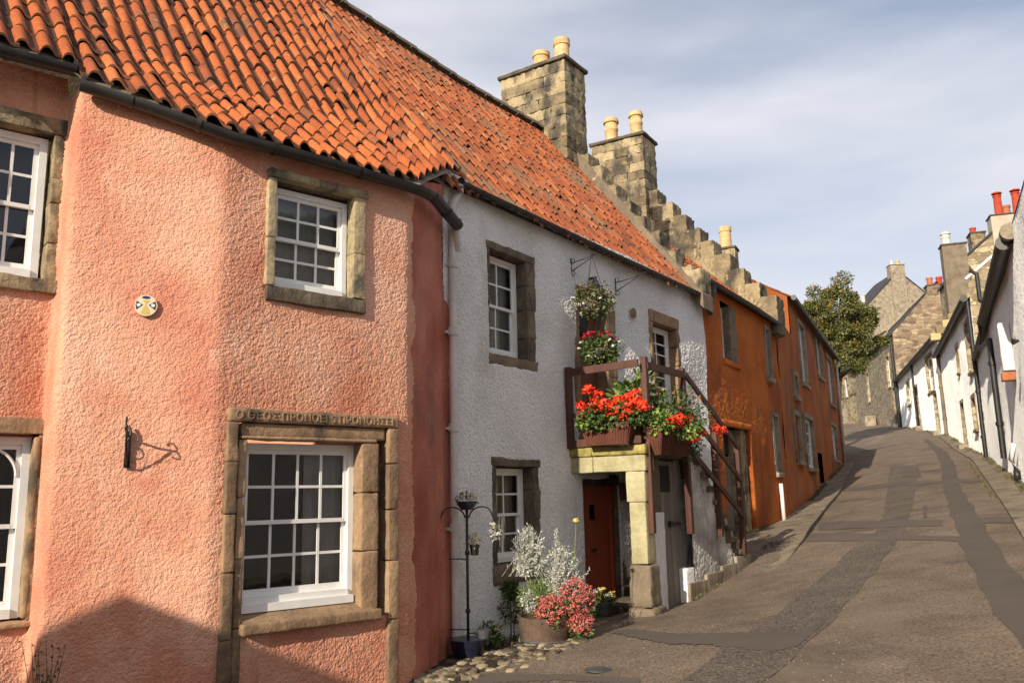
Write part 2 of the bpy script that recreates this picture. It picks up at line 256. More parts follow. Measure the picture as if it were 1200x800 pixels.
# ------------------------------------------------------------ object helpers
def root(name, label, cat, loc, group=None, kind=None):
    o = bpy.data.objects.new(name, None); o.empty_display_size = .2; COL.objects.link(o); o.location = loc
    o['label'] = label; o['category'] = cat
    if group: o['group'] = group
    o['wl'] = list(loc); return o
class MB:
    def __init__(s): s.V = []; s.Fc = []; s.R = []; s.n = 0; s.M = []
    def add(s, V, Fc, r=.5, mi=0):
        V = np.asarray(V, float).reshape(-1, 3); s.V.append(V)
        k = s.n
        for f in Fc: s.Fc.append(tuple(int(i)+k for i in f))
        if np.isscalar(r): s.R.extend([r]*len(Fc))
        else: s.R.extend(list(r))
        s.M.extend([mi]*len(Fc)); s.n += len(V); return s
    def quad(s, a, b, c, d, r=.5, mi=0): return s.add([a, b, c, d], [(0, 1, 2, 3)], r, mi)
    def box(s, W, u0, u1, n0, n1, z0, z1, r=.5, mi=0):
        P = W.A([(u, n, z) for u in (u0, u1) for n in (n0, n1) for z in (z0, z1)])
        return s.add(P, [(0, 1, 3, 2), (4, 6, 7, 5), (0, 4, 5, 1), (2, 3, 7, 6), (0, 2, 6, 4), (1, 5, 7, 3)], r, mi)
    def block(s, W, u0, u1, n0, n1, z0, z1, sub=.06, rad=.015, rough=.008, r=None, f=9.):
        """a worn stone: rounded, slightly lumpy box"""
        if r is None: r = random.random()
        u0, u1 = sorted((u0, u1)); n0, n1 = sorted((n0, n1)); z0, z1 = sorted((z0, z1))
        lo = np.array([u0, n0, z0]); hi = np.array([u1, n1, z1]); rad = min(rad, .45*min(hi-lo))
        ax = []
        for k in range(3):
            L_ = hi[k]-lo[k]; nn = max(1, min(40, int(round((L_-2*rad)/sub))))
            ax.append(np.concatenate([[lo[k], lo[k]+rad*.4], np.linspace(lo[k]+rad, hi[k]-rad, nn+1), [hi[k]-rad*.4, hi[k]]]))
        for k in range(3):
            i, j = [q for q in range(3) if q != k]
            A, B = ax[i], ax[j]
            for side, val in ((0, lo[k]), (1, hi[k])):
                P = np.empty((len(A)*len(B), 3)); P[:, i] = np.repeat(A, len(B)); P[:, j] = np.tile(B, len(A)); P[:, k] = val
                Q = np.clip(P, lo+rad, hi-rad); D = P-Q; ln = np.linalg.norm(D, axis=1, keepdims=True); P = Q+D/np.maximum(ln, 1e-9)*rad
                Wp = W.A(P)
                Dn = D/np.maximum(ln, 1e-9); Wd = np.outer(Dn[:, 0], np.append(W.d, 0))+np.outer(Dn[:, 1], np.append(W.n, 0)); Wd[:, 2] += Dn[:, 2]
                Wp = Wp+Wd*(rough*(vnoise(Wp, f)+.5*vnoise(Wp, f*3)))[:, None]
                nb = len(B); Fc = [(a*nb+b, (a+1)*nb+b, (a+1)*nb+b+1, a*nb+b+1) for a in range(len(A)-1) for b in range(nb-1)]
                s.add(Wp, Fc, r)
        return s
    def bar(s, a, b, w_, h_=None, up=(0, 0, 1), r=.5, mi=0):
        h_ = h_ or w_; a = Vector(a); b = Vector(b); d = (b-a).normalized(); up = Vector(up)
        x = d.cross(up)
        if x.length < 1e-3: x = d.cross(Vector((1, 0, 0)))
        x.normalize(); y = x.cross(d); P = []
        for p in (a, b):
            for sx, sy in ((-1, -1), (1, -1), (1, 1), (-1, 1)): P.append(p+x*sx*w_/2+y*sy*h_/2)
        return s.add([tuple(p) for p in P], [(0, 3, 2, 1), (4, 5, 6, 7), (0, 1, 5, 4), (1, 2, 6, 5), (2, 3, 7, 6), (3, 0, 4, 7)], r, mi)
    def tube(s, pts, rad, seg=10, r=.5, mi=0, arc=(0, 2*pi), cap=True):
        pts = [Vector(p) for p in pts]; rads = rad if isinstance(rad, (list, tuple)) else [rad]*len(pts)
        P = []; full = abs(arc[1]-arc[0]-2*pi) < 1e-3; m = seg if full else seg+1
        px = None
        for k, p in enumerate(pts):
            d = ((pts[min(k+1, len(pts)-1)]-pts[max(k-1, 0)])).normalized()
            x = d.cross(Vector((0, 0, 1)))
            if x.length < .05: x = px if px is not None else d.cross(Vector((0, 1, 0)))
            x = (x-d*x.dot(d)).normalized(); px = x; y = x.cross(d)
            for j in range(m):
                t = arc[0]+(arc[1]-arc[0])*j/seg; P.append(p+(x*cos(t)+y*sin(t))*rads[k])
        Fc = []
        for k in range(len(pts)-1):
            for j in range(seg):
                j2 = (j+1) % m if full else j+1
                Fc.append((k*m+j, k*m+j2, (k+1)*m+j2, (k+1)*m+j))
        if cap and full: Fc.append(tuple(range(m-1, -1, -1))); Fc.append(tuple((len(pts)-1)*m+j for j in range(m)))
        return s.add([tuple(p) for p in P], Fc, r, mi)
    def lathe(s, c, prof, seg=20, r=.5, mi=0, tilt=None):
        P = []; c = Vector(c)
        for (rr, z) in prof:
            for j in range(seg):
                t = 2*pi*j/seg; v = Vector((rr*cos(t), rr*sin(t), z))
                if tilt is not None: v = tilt @ v
                P.append(c+v)
        Fc = [(k*seg+j, k*seg+(j+1) % seg, (k+1)*seg+(j+1) % seg, (k+1)*seg+j) for k in range(len(prof)-1) for j in range(seg)]
        Fc.append(tuple(range(seg-1, -1, -1))); Fc.append(tuple((len(prof)-1)*seg+j for j in range(seg)))
        return s.add([tuple(p) for p in P], Fc, r, mi)
    def build(s, name, m, parent=None, label=None, smooth=False, cat=None, kind=None, group=None, angle=None):
        V = np.concatenate(s.V) if s.V else np.zeros((0, 3)); lo = V.min(0); hi = V.max(0); org = (lo+hi)/2; org[2] = lo[2]
        me = bpy.data.meshes.new(name); me.from_pydata((V-org).tolist(), [], s.Fc); me.update()
        at = me.attributes.new('rnd', 'FLOAT', 'FACE'); at.data.foreach_set('value', np.asarray(s.R, np.float32))
        for q in (m if isinstance(m, (list, tuple)) else [m]): me.materials.append(MATS[q])
        if any(s.M): me.polygons.foreach_set('material_index', s.M)
        if smooth: me.polygons.foreach_set('use_smooth', [True]*len(me.polygons))
        if smooth and angle:
            try: me.set_sharp_from_angle(angle=radians(angle))
            except Exception: pass
        o = bpy.data.objects.new(name, me); COL.objects.link(o)
        o['wl'] = list(org); pl = np.array(parent['wl'][:]) if parent is not None else np.zeros(3)
        o.parent = parent; o.location = tuple(org-pl)
        if label: o['label'] = label
        if cat: o['category'] = cat
        if kind: o['kind'] = kind
        if group: o['group'] = group
        return o
def grid_lines(a, b, step, extra):
    ex = sorted([a, b]+[e for e in extra if a+1e-4 < e < b-1e-4]); out = [a]
    for p, q in zip(ex[:-1], ex[1:]):
        n = max(1, int(round((q-p)/step))); out += list(np.linspace(p, q, n+1)[1:])
    return np.array(out)
def wall_grid(mb, fpos, u0, u1, z0, ztop, step, holes, disp=None, mi=None):
    """fpos(U)->(xy, normal) arrays; ztop float or function of U; holes (u0,u1,z0,z1) are left open"""
    zt_max = ztop if np.isscalar(ztop) else max(ztop(np.linspace(u0, u1, 60)))
    U = grid_lines(u0, u1, step, [h for q in holes for h in q[:2]]); Z = grid_lines(z0, zt_max, step, [h for q in holes for h in q[2:]])
    xy, nn = fpos(U); nu, nz = len(U), len(Z)
    P = np.empty((nu*nz, 3)); P[:, :2] = np.repeat(xy, nz, 0); P[:, 2] = np.tile(Z, nu)
    if not np.isscalar(ztop): P[:, 2] = np.minimum(P[:, 2], np.repeat(ztop(U), nz))
    N = np.repeat(nn, nz, 0); UU = np.repeat(U, nz); ZZ = P[:, 2]
    if disp is not None:
        m = np.ones(nu*nz)
        for h in holes:
            dx = np.maximum(np.maximum(h[0]-UU, UU-h[1]), 0); dz = np.maximum(np.maximum(h[2]-ZZ, ZZ-h[3]), 0)
            m = np.minimum(m, np.clip(np.hypot(dx, dz)/.04, 0.25, 1))
        d = disp(P, UU, ZZ)*m; P[:, 0] += N[:, 0]*d; P[:, 1] += N[:, 1]*d
    uc = (U[:-1]+U[1:])/2; zc = (Z[:-1]+Z[1:])/2; keep = np.ones((nu-1, nz-1), bool)
    for h in holes: keep &= ~(((uc > h[0]) & (uc < h[1]))[:, None] & ((zc > h[2]) & (zc < h[3]))[None, :])
    if not np.isscalar(ztop): keep &= Z[:-1][None, :] < ztop(uc)[:, None]
    I, J = np.nonzero(keep); b = I*nz+J
    Fc = np.stack([b, b+nz, b+nz+1, b+1], 1).tolist()
    mb.V.append(P); k = mb.n; mb.Fc.extend([(f[0]+k, f[1]+k, f[2]+k, f[3]+k) for f in Fc]); mb.R.extend([.5]*len(Fc))
    if mi is None: mb.M.extend([0]*len(Fc))
    else: mb.M.extend([int(x) for x in mi(uc[I], zc[J])])
    mb.n += len(P); return mb
def straight(W):
    return lambda U: (W.P+np.outer(U, W.d), np.repeat(W.n[None, :], len(U), 0))
def harl(a1, f1, a2=.0, f2=2.):
    def d(P, U, Z): 
        q = worley(P, f1); return a1*(.55-np.clip(q, 0, 1))+a1*.22*vnoise(P, f1*.5)+a2*vnoise(P, f2)
    return d
def pantiles(mb, fn, u0, u1, q1, tw=.25, ex=.29, umin=None, umax=None, lift=.028, amp=.036, seed=1, q0=0.):
    """fn(u,q)->(x,y,z) surface, q = horizontal run up the roof, tiles laid in columns of width tw"""
    rg = np.random.default_rng(seed); nc = int((u1-u0)/tw); nr = int((q1-q0)/ex)+1
    S = np.linspace(0, 1, 10)
    prof = np.interp(S, [0, .07, .16, .28, .40, .52, .62, .82, 1.0], [-.45, .25, .80, 1.0, .92, .35, -.42, -.60, -.48])   # broad roll, narrow trough
    for c in range(nc):
        for r_ in range(nr):
            qa = q0+r_*ex; qb = min(qa+ex*1.12, q1+.02)
            if qa > q1-.03: continue
            ua = u0+c*tw; um = ua+tw/2
            lo_a = umin(qa) if umin else -1e9; hi_a = umax(qa) if umax else 1e9; lo_b = umin(qb) if umin else -1e9; hi_b = umax(qb) if umax else 1e9
            if um+tw/2 < lo_a or um-tw/2 > hi_a: continue
            j = rg.normal(0, 1, 5); tl = lift*(1+.35*j[0]); du = .006*j[1]; dq = .016*j[2]; sk = .010*j[3]
            us = ua-.012+S*(tw*1.1)+du
            P = []
            for (qq, hh, a_, b_) in ((qa+dq, tl, lo_a, hi_a), (qb, .004, lo_b, hi_b)):
                uu = np.clip(us, a_, b_)
                for k in range(10):
                    x, y, z = fn(uu[k], qq-sk*(k/9-.5)*(1 if hh > .01 else 0)); P.append((x, y, z+hh+amp*prof[k]))
            low = [(p[0], p[1], p[2]-.022) for p in P[:10]]
            b = mb.n; r = float(rg.random()); V = P+low
            Fc = [(k, k+1, 11+k, 10+k) for k in range(9)]+[(20+k, 21+k, k+1, k) for k in range(9)]+[(20, 0, 10), (9, 29, 19)]
            if abs(us[-1]-us[0]) > 1e-3:
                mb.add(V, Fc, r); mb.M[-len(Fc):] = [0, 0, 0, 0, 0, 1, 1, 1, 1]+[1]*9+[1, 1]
# sash window on a wall plane
def sash(W, parent, u0, u1, z0, z1, n=-.12, nx=3, ny=2, fr=.05, bar=.024, paint='white_paint', glass='glass', room=True, curtains=None, name='window', split=.5, depth=.5, open_=.0):
    mb = MB(); t = .045
    mb.box(W, u0, u0+fr, n-.07, n, z0, z1); mb.box(W, u1-fr, u1, n-.07, n, z0, z1)
    mb.box(W, u0+fr, u1-fr, n-.07, n, z1-fr, z1); mb.box(W, u0+fr, u1-fr, n-.07, n+.02, z0, z0+fr*1.2)
    a, b = u0+fr, u1-fr; zm = z0+(z1-z0)*split
    g = MB()
    for (y0, y1, nn) in ((zm-.018, z1-fr, n-.025), (z0+fr*1.2, zm+.018, n-.055)):
        st = .038; lo = st*1.5 if nn < n-.04 else .036
        up = st if nn > n-.04 else .034
        mb.box(W, a, a+st, nn-.025, nn, y0, y1); mb.box(W, b-st, b, nn-.025, nn, y0, y1)
        mb.box(W, a+st, b-st, nn-.025, nn+.002, y0, y0+lo); mb.box(W, a+st, b-st, nn-.025, nn, y1-up, y1)
        for k in range(1, nx):
            x = a+st+(b-a-2*st)*k/nx; mb.box(W, x-bar/2, x+bar/2, nn-.02, nn-.003, y0+lo, y1-up)
        for k in range(1, ny):
            z = y0+lo+(y1-up-y0-lo)*k/ny; mb.box(W, a+st, b-st, nn-.0185, nn-.0045, z-bar/2, z+bar/2)
        P = W.A([(a+st*.5, nn-.013, y0+.01), (b-st*.5, nn-.013, y0+.01), (b-st*.5, nn-.013, y1-.01), (a+st*.5, nn-.013, y1-.01)]); g.add(P, [(0, 1, 2, 3)])
    o = mb.build(name, paint, parent); g.build('glass', glass, o)
    if room and glass == 'glass':
        r = MB(); e = .15; r.box(W, u0-e*0, u1+e*0, n-depth, n-.08, z0, z1)
        r.Fc = [f for k, f in enumerate(r.Fc) if k != 3]; r.R = r.R[:len(r.Fc)]; r.M = r.M[:len(r.Fc)]
        r.build('interior', 'room', o)
    if curtains:
        c = MB()
        for (ca, cb, za, zb, cm) in curtains:
            xs = np.linspace(u0+(u1-u0)*ca, u0+(u1-u0)*cb, 24); zz = (z0+(z1-z0)*za, z0+(z1-z0)*zb); P = []
            for zq in zz:
                for k, x in enumerate(xs): P.append((x, n-.13+.012*sin(k*1.9), zq))
            c.add(W.A(P), [(k, k+1, 25+k, 24+k) for k in range(23)])
        c.build('curtain', curtains[0][4], o, smooth=True)
    return o
def surround(W, parent, u0, u1, z0, z1, iu0, iu1, iz0, iz1, m='stone', n=.03, back=-.2, courses=4, sill_out=.06, rad=.011, rough=.009, sill=True, name='stone_surround', label=None):
    mb = MB()
    mb.block(W, u0, u1, back, n+.005, iz1, z1, rad=rad, rough=rough, r=.35+.3*random.random())
    for (a, b, sgn) in ((u0, iu0, -1), (iu1, u1, 1)):
        zs = np.linspace(iz0, iz1-.004, courses+1); zs[1:-1] += RNG.normal(0, .04, courses-1)
        for k in range(courses):
            jt = random.uniform(-.025, .02)
            aa, bb = (a+jt, b) if sgn < 0 else (a, b+jt)
            mb.block(W, aa, bb, back, n+random.uniform(-.008, .008), zs[k]+.003, zs[k+1], rad=rad, rough=rough, r=.3+.4*random.random())
    o = mb.build(name, m, parent, label=label, smooth=True, angle=38)
    if sill:
        s2 = MB(); s2.block(W, u0, u1, back, n+sill_out, z0, iz0, rad=rad, rough=rough); s2.build('sill', m, parent, smooth=True)
    return o
def gutter(parent, pts, rad=.065, m='black_iron', name='gutter', brackets=True):
    mb = MB(); P = [Vector(p) for p in pts]
    mb.tube(P, rad, 10, arc=(pi, 2*pi)); mb.tube(P, rad*.86, 10, arc=(pi, 2*pi))
    d = (P[-1]-P[0]).normalized(); 
    for e, s_ in ((P[0], -1), (P[-1], 1)):
        mb.tube([e-d*.008, e+d*.008], rad, 12)
    tot = sum((P[k+1]-P[k]).length for k in range(len(P)-1)); acc = 0
    for k in range(len(P)-1):
        dd = (P[k+1]-P[k]); L_ = dd.length; dd.normalize(); x = dd.cross(Vector((0, 0, 1)))
        for q in np.arange(.4, L_, .95):
            c = P[k]+dd*q; mb.tube([c-dd*.02, c+dd*.02], rad*1.12, 10, arc=(pi, 2*pi))
    return mb.build(name, m, parent, smooth=True, angle=40)
def lateral_tube(parent, pts, rad, m, name, collars=(), seg=12):
    mb = MB(); mb.tube(pts, rad, seg)
    for (p, q) in collars: mb.tube([p, q], rad*1.28, seg)
    return mb.build(name, m, parent, smooth=True, angle=40)
# ------------------------------------------------------------ the plan of the lane
CD = gpt(478, 803, 0.0); W0 = gpt(527, 768, .05)
WC = Wall(CD, 48.5); LB = 1.2; LC = -WC.u(248, 600)
BC = WC.pt(-LC); WB = Wall(BC, 70); BS = WB.pt(-LB)
nA = Wall(BS, 50).n; AE = BS-.35*nA; WA = Wall(AE, 50)
yD = degrees(atan2(*(W0-CD))); WD = Wall(CD, yD); LD = float(np.linalg.norm(W0-CD))
WW = Wall(W0, 34.6); UW = 7.75
o0 = WW.pt(UW); WO1 = Wall(o0, 32); o1 = WO1.pt(WO1.u(905, 560)); WO2 = Wall(o1, 29.5); o2 = WO2.pt(WO2.u(923, 560))
WO3 = Wall(o2, 25.7); UO3 = WO3.u(989, 545); o3 = WO3.pt(UO3)
rr = ray(1163, 560); r1 = np.array([rr[0]*28/rr[1], 28.]); WR1 = Wall(r1, 26, -1); WR2 = Wall(r1, 22, -1); UR2 = WR2.u(1111, 510)
r2 = WR2.pt(UR2); WR3 = Wall(r2, 18, -1); UR3 = WR3.u(1057, 500); r3 = WR3.pt(UR3); WS4 = Wall(r3, 14, -1); US4 = WS4.u(1006, 495)
r4 = WS4.pt(US4); WS5 = Wall(r4, 4, -1)
# ------------------------------------------------------------ ground
EY = radians(28); ES = np.array([sin(EY), cos(EY)]); EL = np.array([cos(EY), -sin(EY)])
def gnoise(x, y):
    P_ = np.stack([np.asarray(x, float).ravel(), np.asarray(y, float).ravel(), np.zeros(np.size(x))], 1); return .012*vnoise(P_, 1.1)+.004*vnoise(P_, 4.)
def sl_(p): return float(np.dot(p, ES)), float(np.dot(p, EL))
Lp = [((-6, -14), -.6), (tuple(BC+(-1.5, -4)), -.12), (tuple(BC), -.03), (tuple(CD), 0.), (tuple(W0), .05), (tuple(WW.pt(1.8)), .08), (tuple(WW.pt(3.6)), .11), (tuple(WW.pt(5.5, .6)), .40),
      (tuple(o0), .72), (tuple(o1), .93), (tuple(WO3.pt(4)), 1.42), (tuple(WO3.pt(10)), 2.12), (tuple(o3), 2.70)]
e3 = o3
for k, (ya, ln, dz) in enumerate(((24, 12, 1.25), (17, 14, 1.45), (10, 20, 1.9), (0, 30, 2.4))):
    e3 = e3+ln*np.array([sin(radians(ya)), cos(radians(ya))]); Lp.append((tuple(e3), Lp[-1][1]+dz))
Rp = [(tuple(WR1.pt(-40)), -.5), (tuple(WR1.pt(-26)), .42), (tuple(WR1.pt(-18)), 1.10), (tuple(WR1.pt(-10.9)), 1.71), (tuple(WR1.pt(-5)), 2.18), (tuple(r1), 2.58), (tuple(WR2.pt(6)), 3.20), (tuple(r2), 4.15), (tuple(WR3.pt(8)), 4.97),
      (tuple(r3), 5.82), (tuple(WS4.pt(10)), 6.7), (tuple(r4), 7.53), (tuple(WS5.pt(20)), 9.2), (tuple(WS5.pt(40)), 11)]
LS = np.array([sl_(p) + (z,) for p, z in Lp]); RS = np.array([sl_(p)+(z,) for p, z in Rp])
LS = LS[np.argsort(LS[:, 0])]; RS = RS[np.argsort(RS[:, 0])]
def gz(x, y):
    s = x*ES[0]+y*ES[1]; l = x*EL[0]+y*EL[1]
    ll = np.interp(s, LS[:, 0], LS[:, 1]); zl = np.interp(s, LS[:, 0], LS[:, 2]); lr = np.interp(s, RS[:, 0], RS[:, 1]); zr = np.interp(s, RS[:, 0], RS[:, 2])
    t = np.clip((l-ll)/(lr-ll), -.6, 1.5); tt = t+.05*np.sin(np.clip(t, 0, 1)*pi)*0
    # the carriageway near the left houses stays low, the camber lifts towards the right kerb
    tc_ = np.where((t > 0) & (t < 1), t+.10*np.sin(2*pi*np.clip(t, 0, 1))*-.6, t)
    return zl+(zr-zl)*tc_+.05*np.sin(np.clip(t, 0, 1)*pi)
def gh(px, py):
    r = ray(px, py); k = 2.; st = .05
    while k < 150:
        p = r*k
        if CZ+p[2] < gz(p[0], p[1]): break
        k += st*max(1, k/10)
    a, b = k-st*max(1, k/10), k
    for _ in range(20):
        m = (a+b)/2; p = r*m
        if CZ+p[2] < gz(p[0], p[1]): b = m
        else: a = m
    return np.array([r[0]*a, r[1]*a])
def sheet(name, m, xs, dz, kind='structure', edge_rand=0.):
    """a strip between two lists of plan points, draped dz above the ground"""
    mb = MB(); P = []; A, B = xs; n = len(A); K = 16
    for k in range(n):
        for j in range(K+1):
            p = A[k]+(B[k]-A[k])*j/K; P.append((p[0], p[1], 0.))
    P = np.array(P); P[:, 2] = gz(P[:, 0], P[:, 1])+gnoise(P[:, 0], P[:, 1])+dz
    mb.add(P, [(k*(K+1)+j, k*(K+1)+j+1, (k+1)*(K+1)+j+1, (k+1)*(K+1)+j) for k in range(n-1) for j in range(K)])
    return mb.build(name, m, None, kind=kind, smooth=True)
def dens(pts, step):
    out = []
    for a, b in zip(pts[:-1], pts[1:]):
        a = np.array(a); b = np.array(b); n = max(1, int(np.linalg.norm(b-a)/step)); out += [a+(b-a)*k/n for k in range(n)]
    out.append(np.array(pts[-1])); return out
def resample(pts, n):
    pts = [np.array(p, float) for p in pts]; d = [0]
    for a, b in zip(pts[:-1], pts[1:]): d.append(d[-1]+np.linalg.norm(b-a))
    t = np.linspace(0, d[-1], n); return [np.array([np.interp(q, d, [p[0] for p in pts]), np.interp(q, d, [p[1] for p in pts])]) for q in t]
mb = MB(); Ss = np.concatenate([np.arange(-30, 3, 1.), np.arange(3, 24, .12), np.arange(24, 50, .3), np.arange(50, 130, 1.)]); Ts = np.concatenate([np.arange(-14, -5, .6), np.arange(-5, 7, .12), np.arange(7, 24, .6)])
P = []
for s_ in Ss:
    for l_ in Ts:
        x, y = s_*ES+l_*EL; P.append((x, y, 0))
P = np.array(P); P[:, 2] = gz(P[:, 0], P[:, 1])+gnoise(P[:, 0], P[:, 1])
nT = len(Ts); mb.add(P, [(a*nT+b, a*nT+b+1, (a+1)*nT+b+1, (a+1)*nT+b) for a in range(len(Ss)-1) for b in range(nT-1)])
mb.build('road', 'asphalt', None, kind='structure', smooth=True)
mb = MB(); P = []; xs = np.concatenate([np.linspace(-1500, -100, 15), np.linspace(-80, 120, 21), np.linspace(150, 1500, 15)])
for x in xs:
    for y in xs:
        d = max(0, 0-60) if False else 0
        P.append((x, y, -3.0+ (0.06*max(0., min(y, 140)) if y > 0 else 0)-(.0 if y < 140 else 0)))
n_ = len(xs); mb.add(P, [(a*n_+b, a*n_+b+1, (a+1)*n_+b+1, (a+1)*n_+b) for a in range(n_-1) for b in range(n_-1)])
mb.build('terrain', 'grassland', None, kind='structure')
def strip(name, m, left, right, dz, n=90):
    n = 90
    A = resample([gh(*p) for p in left], n); B = resample([gh(*p) for p in right], n)
    for k in range(n):
        j = .02*math.sin(k*1.7)+.015*math.sin(k*.63+2); v = (B[k]-A[k]); v = v/max(1e-6, np.linalg.norm(v)); A[k] = A[k]+v*j; B[k] = B[k]+v*(.02*math.sin(k*1.1+1))
    return sheet(name, m, (A, B), dz)
strip('road_patch', 'asphalt_smooth', [(1082, 515), (1096, 530), (1103, 545), (1104, 568), (1116, 608), (1132, 652), (1152, 696), (1176, 728), (1230, 800)], [(1087, 515), (1110, 530), (1120, 545), (1124, 568), (1144, 600), (1164, 632), (1184, 662), (1202, 684), (1290, 790)], .006)
strip('road_patch', 'asphalt_coarse', [(1043, 545), (1041, 560), (1036, 600), (1026, 622), (1000, 640), (962, 676), (905, 722), (868, 745), (780, 812)], [(1076, 545), (1075, 560), (1068, 600), (1058, 625), (1040, 650), (1015, 682), (980, 722), (955, 745), (880, 812)], .004)
strip('road_patch', 'asphalt_dark', [(940, 634), (1000, 633), (1060, 632), (1126, 634)], [(940, 625), (1000, 624), (1060, 626), (1126, 628)], .0060, 20)
strip('road_patch', 'asphalt_dark', [(960, 621), (1040, 618), (1105, 616)], [(960, 612), (1040, 610), (1105, 610)], .0070, 20)
strip('road_patch', 'asphalt_dark', [(1150, 614), (1230, 612)], [(1148, 607), (1230, 604)], .0070, 20)
strip('road_patch', 'asphalt_dark', [(968, 577), (1040, 571), (1150, 566)], [(968, 573), (1040, 566), (1150, 562)], .0070, 20)
strip('road_patch', 'asphalt_smooth', [(715, 742), (790, 755), (860, 760), (905, 764), (935, 757)], [(735, 738), (790, 742), (880, 742), (935, 738), (968, 728)], .0080, 30)
strip('road_patch', 'asphalt_dark', [(1057, 559), (1080, 559)], [(1056, 546), (1076, 546)], .0090, 8)
strip('road_patch', 'asphalt_dark', [(1082, 607), (1086, 607)], [(1082, 592), (1086, 592)], .0080, 8)
strip('road_patch', 'asphalt_dark', [(560, 802), (660, 797), (750, 803)], [(560, 792), (660, 790), (750, 795)], .0060, 20)
mb = MB()   # small iron cover in the road
c = gh(701, 785); zc = float(gz(*c)); mb.lathe((c[0], c[1], zc+.003), [(.001, 0), (.12, 0), (.12, .010), (.001, .011)], 24)
o = mb.build('drain_cover', 'grey_iron', None, label='small dark iron cover set in the tarmac in front of the porch', cat='drain cover')
# pavement with kerb beside the orange houses
inner = [WO1.pt(.35, 0), WO1.pt(2, .02), o1, o2, WO3.pt(4), WO3.pt(8), WO3.pt(UO3)]
outer = [gh(900, 672), gh(925, 655), gh(943, 633), gh(958, 612), gh(972, 593), gh(985, 577), WO3.pt(UO3, .42)]
A = resample(inner, 60); B = resample(outer, 60); mb = MB(); P = []
for a, b in zip(A, B):
    v = (b-a)/max(1e-6, np.linalg.norm(b-a)); kk_ = min(1, len(P)/6/10.); zb = float(gz(*b))+.004+.086*kk_
    a2 = a-v*.2
    for q, z in ((a2, float(gz(*a2))+.01+.09*kk_), (b-v*.16, zb), (b-v*.15, zb), (b-v*.01, zb), (b, zb-.012), (b+v*.005, zb-.2)): P.append((q[0], q[1], z))
mb.add(P, [(k*6+j, k*6+j+1, (k+1)*6+j+1, (k+1)*6+j) for k in range(59) for j in range(5)])
mb.build('pavement', 'paving', None, kind='structure')
# raised verge along the right-hand houses
A = resample([WR1.pt(-26, .75), WR1.pt(-14, .6), WR1.pt(-6, .55), WR1.pt(0, .5), WR2.pt(8, .45), WR2.pt(UR2, .4)], 60); B = resample([WR1.pt(-26, -.1), WR1.pt(-14, -.1), WR1.pt(-6, -.1), WR1.pt(0, -.1), WR2.pt(8, -.1), WR2.pt(UR2, -.1)], 60); P = []; mb = MB()
for a, b in zip(A, B):
    for q, z in ((a, -.1), (a, .05), (a+(b-a)*.25, .06), (b, .09)): P.append((q[0], q[1], float(gz(*q))+z))
mb.add(P, [(k*4+j, k*4+j+1, (k+1)*4+j+1, (k+1)*4+j) for k in range(59) for j in range(3)]); mb.build('verge', 'paving', None, kind='structure')
# ------------------------------------------------------------ pink house
pk = root('cottage', 'salmon pink harled cottage with a curved corner, an inscribed window and a red pantile roof', 'house', (float(CD[0]), float(CD[1]), 0))
SA = -.35
def path_raw(s):
    s = np.asarray(s, float); r = np.empty((len(s), 2))
    for k, q in enumerate(s):
        if q < SA: r[k] = WA.pt(q-SA)
        elif q < 0: r[k] = AE+(BS-AE)*((q-SA)/.35)
        elif q < LB: r[k] = WB.pt(q-LB)
        elif q < LB+LC: r[k] = WC.pt(q-LB-LC)
        else: r[k] = WD.pt(q-LB-LC)
    return r
_sd = np.linspace(-4.2, LB+LC+LD+.4, 2400); _xy = path_raw(_sd); _k = np.exp(-.5*(np.linspace(-4.5, 4.5, 85))**2); _k /= _k.sum()
_sm = np.stack([np.convolve(np.pad(_xy[:, j], 42, mode='edge'), _k, 'valid') for j in range(2)], 1)
def pk_pos(s):
    s = np.asarray(s, float); xy = np.stack([np.interp(s, _sd, _sm[:, j]) for j in range(2)], 1)
    h = .01; a = np.stack([np.interp(s+h, _sd, _sm[:, j]) for j in range(2)], 1)-np.stack([np.interp(s-h, _sd, _sm[:, j]) for j in range(2)], 1)
    a /= np.maximum(np.linalg.norm(a, axis=1, keepdims=True), 1e-9); return xy, np.stack([a[:, 1], -a[:, 0]], 1)
gA = [WA.hit(-60, 42, .36), WA.hit(88, 80, .36)]; gB = [WB.hit(97, 98, .12), WB.hit(180, 125, .12), WB.hit(258, 152, .13)]; gC = [WC.hit(272, 158, .16), WC.hit(380, 187, .16), WC.hit(497, 222, .16)]
gD = [WD.hit(512, 234, .14), WD.hit(536, 263, .16)]
print('gut', gA, gB, gC, gD)
G_A = [WA.w(u, .36, z) for u, z in gA]; G_B = [WB.w(gB[0][0], .13, gB[0][1]), WB.w(gB[1][0], .13, gB[1][1]), WC.w(gC[0][0], .16, gC[0][1]), WC.w(gC[1][0], .16, gC[1][1]), WC.w(.02, .16, gC[2][1]), WD.w(.35, .15, gD[0][1]), WD.w(gD[1][0], .16, gD[1][1])]
def aq(p):
    v = np.array(p[:2])-CD; return float(v @ WC.d), float(-(v @ WC.n))
RS_ = 1.27; WRID = 3.0; WEV = 5.53          # white roof: slope, half depth, eave height at the wall line
a0, q0_ = aq(W0); PSL = RS_/cos(radians(48.5-34.6))
def zm(q): return WEV+.07+PSL*(np.asarray(q)-q0_)
ev = []
for p in G_A+G_B[:5]: a_, q_ = aq(p); ev.append((a_, q_+.02, p[2]+.085))
a_, q_ = aq(WW.w(0, .14, 0)); ev.append((a_, q_, WEV+.02))
ev = np.array(ev); ev = ev[np.argsort(ev[:, 0])]
def ev_q(a): return np.interp(a, ev[:, 0], ev[:, 1])
def ev_z(a): return np.interp(a, ev[:, 0], ev[:, 2])
